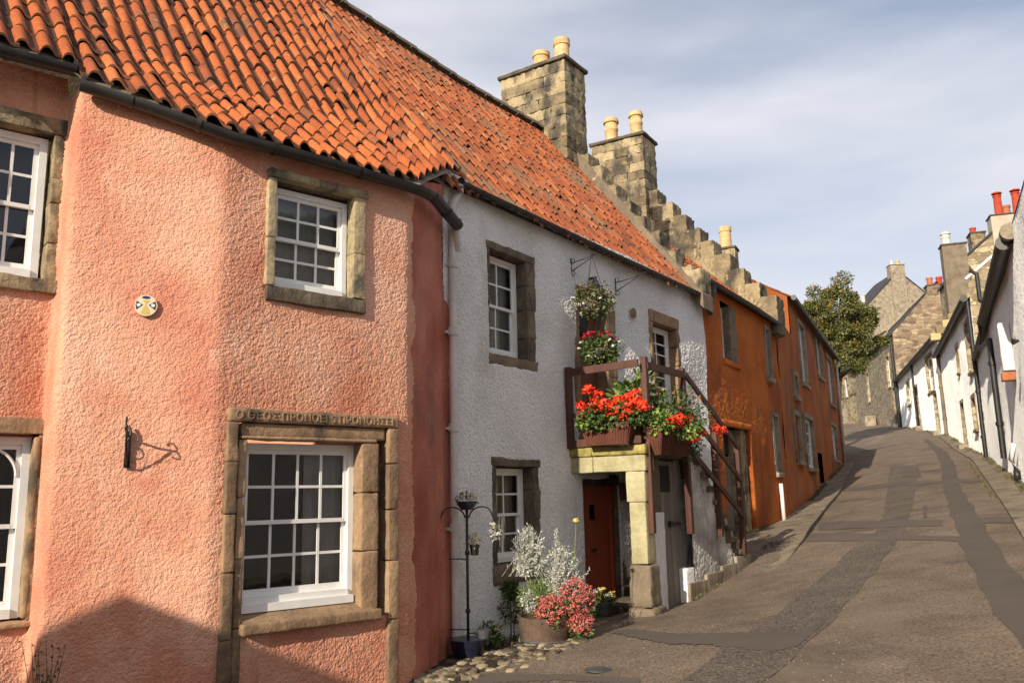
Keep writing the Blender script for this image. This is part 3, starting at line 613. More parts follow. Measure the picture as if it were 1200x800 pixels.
def pk_roof(a, r_):
    q = ev_q(a)+r_; z = zm(q)+(ev_z(a)-zm(ev_q(a)))*max(0., 1-r_/1.0)
    z += .018*math.sin(a*1.3+q)+.012*math.sin(q*2.1+a*.7)
    p = CD+WC.d*a-WC.n*q; return (float(p[0]), float(p[1]), float(z))
tD = tan(radians(48.5-34.6))
def pk_umax(r_):
    # where the roof meets the verge over the white cottage's end
    a = a0
    for _ in range(4): a = a0-(ev_q(a)+r_-q0_)*tD
    return a+.05
pk_ztop = lambda s: np.interp(s, [-4.2, SA-.02, SA+.02, 0, LB, LB+.1, LB+LC, LB+LC+LD*.5, LB+LC+LD+.3], [G_A[0][2]+.12, G_A[1][2]+.05, G_B[0][2]+.03, G_B[0][2]+.03, G_B[2][2]+.03, G_B[2][2]+.06, G_B[4][2]+.08, 5.18, 5.45])
# openings
w1o = WC.box(312, 212, 427, 360); w1s = list(WC.box(319, 229, 406, 343, -.1)); w1s[0] = WC.u(321, 285, .0)
lo_o = (WC.u(262, 600), WC.u(463, 600), -.1, WC.z(365, 483)); lo_s = (WC.u(287, 600, .02), WC.u(415, 600, -.1), WC.z(345, 704, -.1), WC.z(350, 520, -.1))
def S_C(h): return (h[0]+LB+LC, h[1]+LB+LC, h[2], h[3])
ah_o = (WA.u(-75, 230), WA.u(74, 230), WA.z(35, 342), WA.z(35, 133)); ah_s = (WA.u(-60, 240, -.12), WA.u(50, 240, -.12), WA.z(20, 325, -.12), WA.z(25, 158, -.12))
al_o = (WA.u(-90, 620), WA.u(54, 620), WA.z(20, 735), WA.z(30, 489)); al_s = (WA.u(-80, 620, -.12), WA.u(28, 620, -.12), WA.z(10, 724, -.12), WA.z(10, 512, -.12))
print('win', w1o, w1s, lo_o, lo_s, ah_o, ah_s, al_o, al_s)
def S_A(h): return (h[0]+SA, h[1]+SA, h[2], h[3])
hC1 = (w1o[0]+.05, w1o[1]-.05, w1o[2]+.05, w1o[3]-.05)
sill_z = WC.z(355, 732)
hC2 = (lo_o[0]+.04, lo_o[1]-.04, sill_z, lo_o[3]-.04)
hA1 = (ah_o[0]+.05, ah_o[1]-.05, ah_o[2]+.05, ah_o[3]-.05); hA2 = (al_o[0]+.05, al_o[1]-.05, al_o[2]+.05, al_o[3]-.05)
h1 = harl(.0125, 50., .014, 1.7); h2 = harl(.007, 34., .03, 1.3)
def dpk(P, U, Z):
    k = np.clip((U-(LB+LC+.05))/.5, 0, 1); return h1(P, U, Z)*(1-k)+h2(P, U, Z)*k+.012*np.sin(U*23+.6*vnoise(P, 1.))*k
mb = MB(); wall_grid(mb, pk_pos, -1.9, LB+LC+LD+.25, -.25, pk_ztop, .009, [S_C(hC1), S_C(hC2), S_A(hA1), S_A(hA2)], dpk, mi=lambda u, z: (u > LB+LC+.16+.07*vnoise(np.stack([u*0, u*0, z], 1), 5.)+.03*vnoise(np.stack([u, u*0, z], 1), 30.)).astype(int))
wall_grid(mb, pk_pos, -4.1, -1.9, -.25, pk_ztop, .05, [S_A(hA1), S_A(hA2)], dpk)
# back and far side walls close the volume
q_ = lambda a, b: CD+WC.d*a-WC.n*b
pts = [pk_pos([LB+LC+LD+.25])[0][0], q_(a0-1.2*1.2, 6.3), q_(-6.0, 6.3), pk_pos([-4.1])[0][0]]
for A_, B_ in zip(pts[:-1], pts[1:]): mb.quad((*A_, -.3), (*B_, -.3), (*B_, 5.3), (*A_, 5.3))
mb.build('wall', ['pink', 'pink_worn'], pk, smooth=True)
# roof
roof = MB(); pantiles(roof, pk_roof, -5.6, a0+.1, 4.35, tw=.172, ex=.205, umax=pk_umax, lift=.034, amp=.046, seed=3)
roofo = roof.build('roof', ['tile', 'tile_trough_shade'], pk, smooth=True, angle=35)
mb = MB(); NA, NR = 50, 24; P = []
for i in range(NA+1):
    for j in range(NR+1):
        rj = 4.0*j/NR; um = pk_umax(rj)-.02; a = -5.6+(um+5.6)*i/NA; x, y, z = pk_roof(a, rj); P.append((x, y, z-.055))
mb.add(P, [(i*(NR+1)+j, (i+1)*(NR+1)+j, (i+1)*(NR+1)+j+1, i*(NR+1)+j+1) for i in range(NA) for j in range(NR)])
pa = [pk_roof(-5.6, 4.0), pk_roof(pk_umax(4.), 4.0)]; b0 = q_(-5.6, 7.0); b1 = q_(a0-1.6, 7.0)
mb.quad((pa[0][0], pa[0][1], pa[0][2]-.05), (pa[1][0], pa[1][1], pa[1][2]-.05), (*b1, 5.2), (*b0, 5.2))
mb.build('roof_boards', 'dark_cement', roofo)
# verge fillet where the pink roof stops over the white one
mb = MB(); P = []
for j in range(30):
    rj = .0+4.0*j/29; x, y, z = pk_roof(pk_umax(rj), rj); P.append((x, y, z-.035))
mb.tube(P, .035, 8); mb.build('verge_mortar', 'dark_cement', roofo, smooth=True)
gutter(pk, G_A+[], .072); gutter(pk, G_B, .075)
mb = MB()
mb.tube([G_B[-1], (G_B[-1][0]-.02, G_B[-1][1]+.06, G_B[-1][2]-.1), WW.w(.06, .1, 4.55)], .045, 10); mb.build('gutter_outlet', 'cream_pipe', pk, smooth=True)
# windows
wn = sash(WC, pk, *w1s, n=-.10, nx=3, ny=2, fr=.05, curtains=[(0, 1, 0, 1, 'blind')], depth=.25)
surround(WC, pk, *w1o, w1s[0]-.01, w1s[1]+.01, w1s[2]-.02, w1s[3]+.03, m='dark_stone', n=-.035, back=-.22, courses=3, sill_out=.07, name='stone_surround')  # darker stone carries the shade of the recessed outer band
mb = MB()   # raised inner margins
for (a, b) in ((w1s[0]-.085, w1s[0]-.0), (w1s[1]+.0, w1s[1]+.13)):
    for z0_, z1_ in ((w1s[2]-.02, w1s[2]+.42), (w1s[2]+.425, w1s[3]+.04)): mb.block(WC, a, b, -.09, .045, z0_, z1_, rad=.010, rough=.008, r=.8)
mb.block(WC, w1s[0]-.09, w1s[1]+.16, -.09, .07, w1s[3]+.035, w1s[3]+.13, rad=.03, rough=.012, r=.5)
mb.build('stone_moulding', 'stone', pk, smooth=True)
wn = sash(WC, pk, *lo_s, n=-.12, nx=4, ny=2, fr=.055, curtains=[(.60, .97, .03, .97, 'curtain')], depth=.6)
wn2 = MB(); wn2.box(WC, lo_s[0]+.03, lo_s[1]-.02, -.16, -.06, lo_s[2]-.055, lo_s[2]+.012); wn2.build('window_sill', 'white_paint', wn)
mb = MB(); T = lo_o[3]; hz = .115
mb.block(WC, lo_o[0], lo_o[1]+.01, -.1, .055, T-hz, T, rad=.02, rough=.005, r=.55)                                     # inscribed lintel
mb.block(WC, lo_o[0]+.12, lo_o[1]-.13, -.12, .02, T-hz-.12, T-hz-.005, rad=.02, rough=.006, r=.5)
mb.block(WC, lo_s[0]-.06, lo_s[1]+.16, -.12, .045, lo_s[3]+.02, T-hz-.115, rad=.025, rough=.006, r=.75)
zc_ = [-.12, .62, 1.15, 1.62, 2.05, T-hz-.006]
for k in range(5):
    a, b = zc_[k]+.004, zc_[k+1]-.003
    mb.block(WC, lo_o[0]-.01, lo_o[0]+.085, -.12, .05+.01*random.random(), a, b, rad=.012, rough=.008)
    mb.block(WC, lo_o[1]-.105, lo_o[1]+.01, -.12, .05+.01*random.random(), a, b, rad=.012, rough=.008)
for k in range(4):
    zz = [-.12, .70, 1.25, 1.75, lo_s[3]+.02]; a, b = zz[k]+.004, zz[k+1]-.003
    mb.block(WC, lo_s[0]-.075, lo_s[0]+.0, -.14, .03, a, b, rad=.012, rough=.008)
zz = [sill_z, 1.25, 1.78, lo_s[3]+.02]
for k in range(3):
    a, b = zz[k]+.004, zz[k+1]-.003
    mb.block(WC, lo_s[1]+.0, lo_s[1]+.185, -.14, .03, a, b, rad=.016, rough=.008, r=.6+.2*random.random())
mb.build('stone_surround', 'brown_stone', pk, smooth=True)
mb = MB()   # deep groove between the two mouldings, its shade deepened by a darker colour
mb.box(WC, lo_o[0]+.10, lo_s[0]-.08, -.14, -.10, -.2, T-.2); mb.build('groove', 'dark_stone', pk); mb = MB(); mb.box(WC, lo_s[1]+.2, lo_o[1]-.11, -.14, -.10, -.2, T-.2); mb.build('groove', 'dark_stone', pk)
mb = MB(); mb.block(WC, lo_s[0]-.02, lo_s[1]+.19, -.17, .10, sill_z-.02, sill_z+.075, rad=.02, rough=.008, r=.45)
P = WC.A([(lo_s[0], .085, sill_z+.06), (lo_s[1]+.15, .085, sill_z+.06), (lo_s[1]+.03, -.12, lo_s[2]-.04), (lo_s[0], -.12, lo_s[2]-.04)]); mb.add(P, [(0, 1, 2, 3)], .5)
mb.build('sill', 'brown_stone', pk, smooth=True, angle=50)
mb = MB(); wall_grid(mb, straight(WC), lo_s[0]-.005, lo_s[1]+.21, -.2, sill_z-.01, .0135, [], harl(.014, 26., .01, 2)); mb.V[0][:, :2] += WC.n*-.015; mb.build('wall', 'pink', pk, smooth=True)
# the inscription, raised letters on the lintel
cu = bpy.data.curves.new('inscription', 'FONT'); cu.body = '\u039f \u0398\u0395\u039f\u03a3\u00b7\u03a0\u03a1\u039f\u039d\u039f\u0395\u0399 S \u03a0\u03a1\u039f\u039d\u039f\u0397\u03a3\u0395\u0399'
cu.size = .098; cu.extrude = .007; cu.space_character = 1.06; cu.offset = .0008
to = bpy.data.objects.new('inscription_tmp', cu); COL.objects.link(to)
dg = bpy.context.evaluated_depsgraph_get(); dg.update(); me = bpy.data.meshes.new_from_object(to.evaluated_get(dg)); bpy.data.objects.remove(to)
V = np.array([v.co[:] for v in me.vertices]); Fc = [tuple(p.vertices) for p in me.polygons]
wd = V[:, 0].max()-V[:, 0].min(); tw_ = (lo_o[1]-lo_o[0])*.93; V[:, 0] = (V[:, 0]-V[:, 0].min())*tw_/wd+lo_o[0]+.05; hh_ = V[:, 1].max()-V[:, 1].min()
V = WC.A(np.stack([V[:, 0], .058+V[:, 2], T-hz+.024+(V[:, 1]-V[:, 1].min())*(.070/hh_)], 1)); mb = MB(); mb.add(V, Fc, .75); mb.build('inscription', 'brown_stone', pk)
# windows of the recessed left part
wn = sash(WA, pk, *ah_s, n=-.10, nx=3, ny=2, fr=.06, depth=.4)
surround(WA, pk, *ah_o, ah_s[0]-.01, ah_s[1]+.03, ah_s[2]-.02, ah_s[3]+.02, m='stone', n=.02, back=-.22, courses=4, sill_out=.03)
wn = sash(WA, pk, *al_s, n=-.10, nx=2, ny=2, fr=.06, depth=.4)
mb = MB(); uc_ = (al_s[0]+al_s[1])/2; ra_ = (al_s[1]-al_s[0])/2-.09; zc2 = al_s[3]-.09-ra_
mb.tube([WA.w(uc_+ra_*cos(t), -.115, zc2+ra_*sin(t)) for t in np.linspace(0, pi, 24)], .013, 6); mb.build('arched_bar', 'white_paint', wn)
surround(WA, pk, *al_o, al_s[0]-.01, al_s[1]+.03, al_s[2]-.02, al_s[3]+.02, m='brown_stone', n=.02, back=-.22, courses=4, sill_out=.03)
mb = MB()
mb.block(WA, al_s[1]+.0, al_s[1]+.05, -.12, .03, al_s[2], al_s[3], rad=.02, rough=.004, r=.7); mb.build('stone_moulding', 'brown_stone', pk, smooth=True)
# round plaque: cream disc, white saltire on dark ground, gold wheat panel
pu, pz = WB.hit(171, 358, .03); R_ = .088
def disc(W_, u, z, n, r_, th, mb, seg=40):
    P = [W_.w(u, n+th, z)]+[W_.w(u+r_*cos(t), n+th, z+r_*sin(t)) for t in np.linspace(0, 2*pi, seg, endpoint=False)]+[W_.w(u+r_*cos(t), n, z+r_*sin(t)) for t in np.linspace(0, 2*pi, seg, endpoint=False)]
    mb.add(P, [(0, 1+k, 1+(k+1) % seg) for k in range(seg)]+[(1+k, 1+seg+k, 1+seg+(k+1) % seg, 1+(k+1) % seg) for k in range(seg)])
def poly(W_, pts, n, mb): mb.add([W_.w(u, n, z) for u, z in pts], [tuple(range(len(pts)))])
mb = MB(); disc(WB, pu, pz, .0, R_, .035, mb); pq = mb.build('wall_plaque', 'plaque_cream', pk, label='round cream plaque with a white diagonal cross, dark side panels and a gold centre')
for sg in (-1, 1): mb = MB(); poly(WB, [(pu+sg*.072, pz+.038), (pu+sg*.022, pz+.004), (pu+sg*.072, pz-.038), (pu+sg*.079, pz)], .037, mb); mb.build('emblem_field', 'plaque_blue', pq)
mb = MB(); poly(WB, [(pu-.035, pz+.062), (pu, pz+.055), (pu+.035, pz+.062), (pu+.026, pz+.076), (pu, pz+.081), (pu-.026, pz+.076)], .037, mb); mb.build('emblem_field', 'plaque_blue', pq)
mb = MB(); poly(WB, [(pu, pz+.01), (pu+.024, pz-.028), (pu+.034, pz-.07), (pu, pz-.078), (pu-.034, pz-.07), (pu-.024, pz-.028)], .037, mb)
poly(WB, [(pu-.028, pz+.044), (pu, pz+.008), (pu+.028, pz+.044)], .037, mb); mb.build('emblem_sheaf', 'plaque_gold', pq)
for sg in (-1, 1): mb = MB(); poly(WB, [(pu+sg*.070, pz+.012), (pu+sg*.045, pz+.016), (pu+sg*.038, pz), (pu+sg*.056, pz-.014), (pu+sg*.068, pz-.006)], .0385, mb); mb.build('emblem_mark', 'white_paint', pq)
# iron bracket on the splayed wall
bu, bzt = WB.hit(151, 505, .0); bzb = WB.z(148, 548); mb = MB(); r0 = .009
mb.box(WB, bu-.022, bu+.022, .012, .03, bzb, bzt)
tip = (bu, .27, bzt+.03)
mb.tube([WB.w(bu, .03, bzt-.05), WB.w(bu, .18, bzt-.01), WB.w(*tip)], r0, 8)
mb.tube([WB.w(bu, .03, bzb+.02), WB.w(bu, .07, bzb+.03), WB.w(bu, .18, bzt-.12), WB.w(bu, .26, bzt+.01)], r0*.9, 8)
mb.tube([WB.w(bu, .03+.05*sin(t)*1.2, bzt-.13+.055*cos(t)) for t in np.linspace(0, 5, 14)], r0*.7, 6)
mb.tube([WB.w(bu, .27+.03*sin(t), tip[2]+.028-.03*cos(t)) for t in np.linspace(0, 5, 14)], r0*.8, 6)
mb.tube([WB.w(bu, .28+.04*sin(t), tip[2]-.02+.03*cos(t)) for t in np.linspace(0, 3.4, 10)], r0*.7, 6)
mb.tube([WB.w(bu+.02*sin(t*.8), .04+.02*t/5, bzt+.04-.03*t) for t in np.linspace(0, 5, 10)], r0*1.2, 6)
mb.build('wall_bracket', 'black_iron', pk, smooth=True)
# ------------------------------------------------------------ white cottage
wc = root('cottage', 'white harled cottage with a worn pantile roof, a crow-stepped gable and a tall stone chimney', 'house', WW.w(0, 0, .05))
W1o = WW.box(570, 292, 627, 432); W1s = (WW.u(574, 365, 0), WW.u(604, 365, -.17), WW.z(589, 419, -.17), WW.z(589, 306, -.17))
W2o = WW.box(576, 536, 634, 682); W2s = (WW.u(582, 600, 0), WW.u(612, 600, -.17), WW.z(597, 657, -.17), WW.z(597, 549, -.17))
D2o = (2.90, 4.12, 2.30, WW.z(697, 341)); D2i = (3.02, 3.82, 2.34, D2o[3]-.2)
W3o = (WW.u(763, 400), WW.u(796, 400), WW.z(780, 478), WW.z(780, 369)); W3s = (WW.u(767, 420, 0), WW.u(783, 420, -.17), W3o[2]+.1, W3o[3]-.22)
D1o = (2.95, 3.98, -.1, WW.z(700, 563))
print('W', W1o, W1s, W2o, W2s, D2o, W3o, W3s, D1o)
ins = lambda h, k=.05: (h[0]+k, h[1]-k, h[2]+k, h[3]-k)
mb = MB(); wall_grid(mb, straight(WW), -.1, UW, -.1, WEV+.02, .018, [ins(W1o), ins(W2o), (D2o[0]+.05, D2o[1]-.05, D2o[2], D2o[3]-.05), ins(W3o), (D1o[0], D1o[1], D1o[2], D1o[3])], harl(.013, 24., .05, .9))
G_ = lambda u, b: WW.pt(u, -b)
g1, g2 = G_(UW-.02, .01), G_(UW-.02, 6.0); gr = G_(UW-.02, 3.0)
mb.add([(*g1, 0), (*g2, 0), (*g2, WEV), (*gr, WEV+3.75), (*g1, WEV)], [(0, 1, 2, 3, 4)])
b1_ = G_(-.1, 6.0); mb.quad((*b1_, 0), (*g2, 0), (*g2, WEV), (*b1_, WEV))
mb.build('wall', 'white_harl', wc, smooth=True)
mb = MB(); mb.box(WW, 0, UW-.1, -.62, -.6, 0, 5.3); mb.build('inner_wall', 'room', wc)
def w_roof(u, q):
    z = WEV-.02+RS_*(q)+.05*max(0, 1-(q+.16)/.6)**2*0; z += .02*math.sin(u*1.1)+.015*math.sin(q*2.3+u)
    p = WW.pt(u, -q); return (float(p[0]), float(p[1]), float(z))
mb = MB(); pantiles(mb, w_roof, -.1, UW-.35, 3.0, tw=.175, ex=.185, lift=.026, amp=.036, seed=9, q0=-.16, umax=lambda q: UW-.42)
wr = mb.build('roof', ['tile_worn', 'tile_trough_shade'], wc, smooth=True, angle=35)
mb = MB(); P = []
for (u, q) in ((-.6, -.1), (UW-.1, -.1), (UW-.1, 3.), (-.6, 3.)): x, y, z = w_roof(u, q); P.append((x, y, z-.06))
for u in (UW-.1, -.6): p = WW.pt(u, -6.15); P.append((*p, WEV-.1))
mb.add(P, [(0, 1, 2, 3), (3, 2, 4, 5)]); mb.build('roof_boards', 'dark_cement', wr)
mb = MB()
for k in range(17):
    ua = -1.6+k*.55; a = w_roof(ua, 3.0); b = w_roof(ua+.565, 3.0); mb.tube([(a[0], a[1], a[2]+.0), (b[0], b[1], b[2]+.02)], .125, 12, arc=(0, pi), r=random.random())
mb.build('ridge_tiles', 'dark_cement', wr, smooth=True, angle=35)
# skew with small steps
mb = MB(); P = []
for (q, dz) in ((-.22, .14), (3.0, .38)):
    for u in (UW-.46, UW+.02): x, y, z = w_roof(u, q); P.append((x, y, WEV+RS_*q+dz))
    for u in (UW-.46, UW+.02): x, y, z = w_roof(u, q); P.append((x, y, WEV+RS_*q-.15))
mb.add(P, [(0, 1, 5, 4), (0, 4, 6, 2), (1, 3, 7, 5), (0, 2, 3, 1), (4, 5, 7, 6)]); mb.build('skew', 'dark_cement', wc)
mb = MB(); nst = 9
for k in range(nst):
    q = .02+k*.30; z = WEV+RS_*q+.10+.08*q
    mb.block(WW, UW-.42+random.uniform(-.03, .03), UW+.06, -q-.42, -q+.02, z-.25, z+.30+random.uniform(-.05, .05), rad=.010, rough=.022, f=12, sub=.045)
mb.block(WW, UW-.42, UW+.08, -.18, .20, WEV-.12, WEV+.36, rad=.05, rough=.02)
mb.build('crow_steps', 'stone', wc, smooth=True, angle=38)
def chimney(parent, W_, u0, u1, n0, n1, z0, z1, m, pots, cap='dark_stone', course=.24, rough=.024, name='chimney', single=False):
    mb = MB(); nz = max(1, int((z1-z0)/course)); zs = np.linspace(z0, z1, nz+1)
    du, dn = abs(u1-u0), abs(n1-n0)
    for k in range(nz):
        # each course: stones round the stack
        for ax_ in (0,):
            k_n = 1 if single else max(2, int(dn/.42)); cuts = np.linspace(n0, n1, k_n+1); cuts[1:-1] += RNG.uniform(-.09, .09, k_n-1)+(.12 if k % 2 else -.06)
            for j in range(k_n): mb.block(W_, u0, u1, cuts[j]+.001, cuts[j+1]-.001, zs[k]+.001, zs[k+1]-.001, sub=.07, rad=.008, rough=rough, f=14)
    o = mb.build(name, m, parent, smooth=True, angle=38)
    mb = MB(); mb.block(W_, u0-.06, u1+.06, n0-.06, n1+.06, z1, z1+.09, sub=.15, rad=.02, rough=.008, r=.3); mb.build('cap', cap, o, smooth=True)
    for (u, n, h, r_, mm, style) in pots:
        mb = MB(); c = W_.w(u, n, z1+.06)
        if style == 'roll': prof = [(r_*1.15, 0), (r_*1.15, .06), (r_*.95, .09), (r_*.92, h*.55), (r_*1.02, h*.58), (r_*1.02, h*.63), (r_*.93, h*.66), (r_*.93, h*.82), (r_*1.16, h*.85), (r_*1.16, h*.93), (r_*1.0, h*.95), (r_*1.0, h), (r_*.8, h), (r_*.75, h*.8)]
        elif style == 'cowl': prof = [(r_*1.0, 0), (r_*.9, h*.9), (r_*1.05, h*.92), (r_*1.05, h*.97), (r_*.6, h*.98), (r_*.6, h*1.04), (r_*1.25, h*1.05), (r_*1.2, h*1.10), (r_*.3, h*1.16)]
        else: prof = [(r_*1.0, 0), (r_*.95, h*.75), (r_*1.08, h*.78), (r_*1.08, h), (r_*.85, h), (r_*.8, h*.7)]
        mb.lathe(c, prof, 20, r=random.random()); mb.build('chimney_pot', mm, o, smooth=True, angle=40)
    return o
chimney(wc, WW, 6.86, 7.72, -3.98, -2.34, WEV+RS_*2.2, 10.78, 'stone', [(7.25, -2.62, .62, .17, 'buff_pot', 'plain'), (7.2, -3.12, .46, .18, 'buff_pot', 'plain'), (7.3, -3.6, .12, .12, 'buff_pot', 'plain')])
Gt = [WW.hit(537, 217, .12), WW.hit(700, 288, .12), WW.hit(838, 352, .12)]; print('Wgut', Gt)
zg = WEV-.12
gutter(wc, [WW.w(.12, .13, zg), WW.w(UW*.5, .13, zg-.015), WW.w(UW+.1, .13, zg-.01)], .062)
# downpipe at the left end
mb = MB(); x0 = .18; P = [WW.w(.12, .13, zg-.03), WW.w(.12, .12, zg-.10), WW.w(.02, .08, zg-.28), WW.w(.02, .07, 4.4), WW.w(.02, .07, .25), WW.w(.06, .16, .12)]
mb.tube(P, .045, 12)
for z in (4.35, 3.55, 2.45, 1.35): mb.tube([WW.w(.02, .07, z), WW.w(.02, .07, z+.09)], .062, 12); mb.box(WW, -.07, .11, .0, .05, z+.02, z+.05)
mb.build('downpipe', 'cream_pipe', wc, smooth=True, angle=40)
for (oo, ss, mm, cs) in ((W1o, W1s, 'dark_stone', 4), (W2o, W2s, 'dark_stone', 4)):
    sash(WW, wc, *ss, n=-.15, nx=2, ny=2, fr=.045, depth=.35, curtains=[(0, 1, 0, 1, 'blind')])
    surround(WW, wc, *oo, ss[0]-.01, ss[1]+.01, ss[2]-.02, ss[3]+.02, m=mm, n=.015, back=-.24, courses=cs, sill_out=.02)
sash(WW, wc, W3s[0], W3s[1], W3s[2], W3s[3], n=-.15, nx=2, ny=3, fr=.05, depth=.35)
surround(WW, wc, *W3o, W3s[0]-.01, W3s[1]+.01, W3s[2]-.02, W3s[3]+.02, m='brown_stone', n=.015, back=-.24, courses=4, sill_out=.02)
# upper door
surround(WW, wc, D2o[0], D2o[1], D2o[2], D2o[3], D2i[0], D2i[1], D2i[2], D2i[3], m='brown_stone', n=.015, back=-.24, courses=6, sill=False)
mb = MB(); nb = 5
for k in range(nb): mb.box(WW, D2i[0]+(D2i[1]-D2i[0])*k/nb+.004, D2i[0]+(D2i[1]-D2i[0])*(k+1)/nb-.004, -.20, -.165, D2i[2], D2i[3])
mb.box(WW, D2i[0], D2i[1], -.22, -.2, D2i[2], D2i[3]); dr = mb.build('door', 'brown_door', wc)
mb = MB(); mb.box(WW, D2i[0]+.25, D2i[1]-.25, -.165, -.15, D2i[3]-.5, D2i[3]-.2); mb.build('glass', 'dark_glass', dr)
# red door under the landing
d1 = (WW.u(682, 620, 0), WW.u(718, 620, -.12), .08, WW.z(700, 569, -.12)); print('d1', d1)
mb = MB(); nb = 4
mb.box(WW, d1[0]-.0, d1[1], -.160, -.140, d1[2], d1[3])
for k in range(nb): mb.box(WW, d1[0]+.09+(d1[1]-d1[0]-.18)*k/nb+.004, d1[0]+.09+(d1[1]-d1[0]-.18)*(k+1)/nb-.004, -.140, -.122, d1[2], d1[3]-.09)
mb.box(WW, d1[0], d1[0]+.085, -.140, -.090, d1[2], d1[3]); mb.box(WW, d1[1]-.085, d1[1], -.140, -.090, d1[2], d1[3]); mb.box(WW, d1[0]+.085, d1[1]-.085, -.140, -.090, d1[3]-.085, d1[3])
dr = mb.build('door', 'red_door', wc)
mb = MB(); um_ = d1[0]+(d1[1]-d1[0])*.45; mb.box(WW, um_-.07, um_+.07, -.125, -.112, d1[3]-.48, d1[3]-.27); mb.build('glass', 'dark_glass', dr)
mb = MB(); mb.lathe(WW.w(um_-.02, -.100, .95), [(.03, -.02), (.035, 0), (.03, .02)], 12); mb.box(WW, um_-.05, um_+.08, -.125, -.105, .93, .97); mb.build('handle', 'black_iron', dr)
mb = MB()
for (a, b) in ((d1[0]-.06, d1[0]), (d1[1], D1o[1]+.42)):  # right jamb widened as a dark strip standing for shaded wall under the landing
    zz = np.linspace(-.1, D1o[3]-.02, 5)
    for k in range(4): mb.block(WW, a, b, -.28, .02, zz[k]+.004, zz[k+1]-.003, rad=.02, rough=.01)
mb.block(WW, D1o[0]-.05, D1o[1]+.06, -.28, .02, d1[3], D1o[3]+.1, rad=.02); mb.build('stone_surround', 'dark_stone', wc, smooth=True)
mb = MB(); disc(WW, *WW.hit(741, 367), .015, .085, .02, mb, 24); disc(WW, *WW.hit(741, 367), .035, .05, .015, mb, 24); mb.build('wall_plaque', 'brown_stone', wc, label='small round brown plaque')
# basket brackets
def bracket(parent, W_, u, z1, z0, reach, zt):
    mb = MB(); r_ = .008
    mb.tube([W_.w(u, .02, z0), W_.w(u, .02, z1)], r_*1.2, 8); mb.tube([W_.w(u, .02, z1-.08), W_.w(u, reach, zt)], r_, 8)
    mb.tube([W_.w(u, .02, z0+.06), W_.w(u, reach*.95, zt-.02)], r_, 8)
    for (cz, s_) in ((z1-.04, 1), (z0+.03, 1)): mb.tube([W_.w(u, .05+.03*sin(t), cz+.035*cos(t)) for t in np.linspace(0, 5.2, 14)], r_*.7, 6)
    mb.tube([W_.w(u, reach+.022*sin(t), zt+.02-.022*cos(t)) for t in np.linspace(0, 5.4, 14)], r_*.9, 6)
    mb.build('wall_bracket', 'black_iron', parent, smooth=True)
bracket(wc, WW, 2.83, 5.10, 4.84, .40, 5.08); bracket(wc, WW, 4.19, 5.08, 4.80, .42, 5.05)
mb = MB(); c = WW.w(3.35, .12, 4.62); mb.lathe(c, [(.05, 0), (.06, .02), (.07, .16), (.05, .22), (.02, .26), (.02, .3)], 6); mb.box(WW, 3.33, 3.37, 0, .14, 4.88, 4.91)
mb.build('wall_lantern', 'black_iron', wc, smooth=False)
# ------------------------------------------------------------ forestair with its landing
US = 2.63; NS = 1.08
WE = Wall(WW.pt(US), 124.6)              # end wall of the landing (u runs outwards from the cottage)
WF = Wall(WW.pt(0, NS), 34.6)            # outer face of the stair, u as on the cottage wall
LZ = 2.36
fs = root('forestair', 'stone forestair rising to a timber-railed landing over the red door of the white cottage', 'outside stair', WE.w(.5, 0, .1))
mb = MB(); mb.block(WE, -.02, .36, -.30, .03, LZ-.13, LZ, rad=.02, rough=.012, r=.2, sub=.08); mb.block(WE, .364, NS+.08, -.30, .03, LZ-.13, LZ, rad=.02, rough=.012, r=.8, sub=.08)
mb.build('slab', 'moss_stone', fs, smooth=True)
mb = MB(); mb.block(WE, -.02, .36, -.28, .0, LZ-.345, LZ-.135, rad=.015, rough=.006, r=.3); mb.block(WE, .364, NS+.06, -.28, .0, LZ-.345, LZ-.135, rad=.015, rough=.006, r=.8)
mb.build('lintel', 'yellow_stone', fs, smooth=True)
ci, co = WE.u(735, 600), WE.u(757, 600); zr = WE.z(745, 661)
mb = MB(); mb.block(WE, ci, NS+.04, -.26, -.0, 1.62, LZ-.35, rad=.012, rough=.005, r=.7); mb.block(WE, ci+.03, NS+.03, -.26, -.005, zr+.005, 1.615, rad=.012, rough=.006, r=.6); mb.build('column', 'yellow_stone', fs, smooth=True)
mb = MB(); mb.block(WE, ci-.03, NS+.12, -.32, .06, -.1, .30, rad=.05, rough=.03, r=.3); mb.block(WE, ci-.01, NS+.07, -.28, .03, .305, zr, rad=.04, rough=.02, r=.6); mb.build('column_base', 'dark_cement', fs, smooth=True)
# landing deck and rooms under it
mb = MB(); mb.box(WF, US+.28, 4.36, -NS+.0, .0, LZ-.16, LZ-.02); mb.build('deck', 'dark_stone', fs)
pa0, pa1 = WF.u(765, 650), WF.u(781, 650); zt1 = WF.z(773, 600)
mb = MB(); mb.block(WF, pa0-.05, pa1, -.28, .0, -.1, zt1, rad=.015, rough=.006); mb.build('pier', 'cream_white', fs, smooth=True)
mb = MB(); mb.block(WF, pa0-.05, pa1-.02, -.28, -.03, zt1, LZ-.17, rad=.015, rough=.01); mb.build('pier', 'dark_stone', fs, smooth=True)
pb0, pb1 = WF.u(803, 650), WF.u(812, 640)
mb = MB(); zz0 = WF.z(808, 665)
mb.block(WF, pb0-.02, pb1, -.3, .012, .1, zz0, rad=.015, rough=.006); mb.build('pier', 'cream_white', fs, smooth=True)
mb = MB(); nb = 5; a, b = pa1-.05, pb0+.05
for k in range(nb): mb.box(WF, a+(b-a)*k/nb+.004, a+(b-a)*(k+1)/nb-.004, -.12, -.09, .15, LZ-.2)
mb.box(WF, a, b, -.15, -.12, .15, LZ-.2); gd = mb.build('door', 'grey_boards', fs)
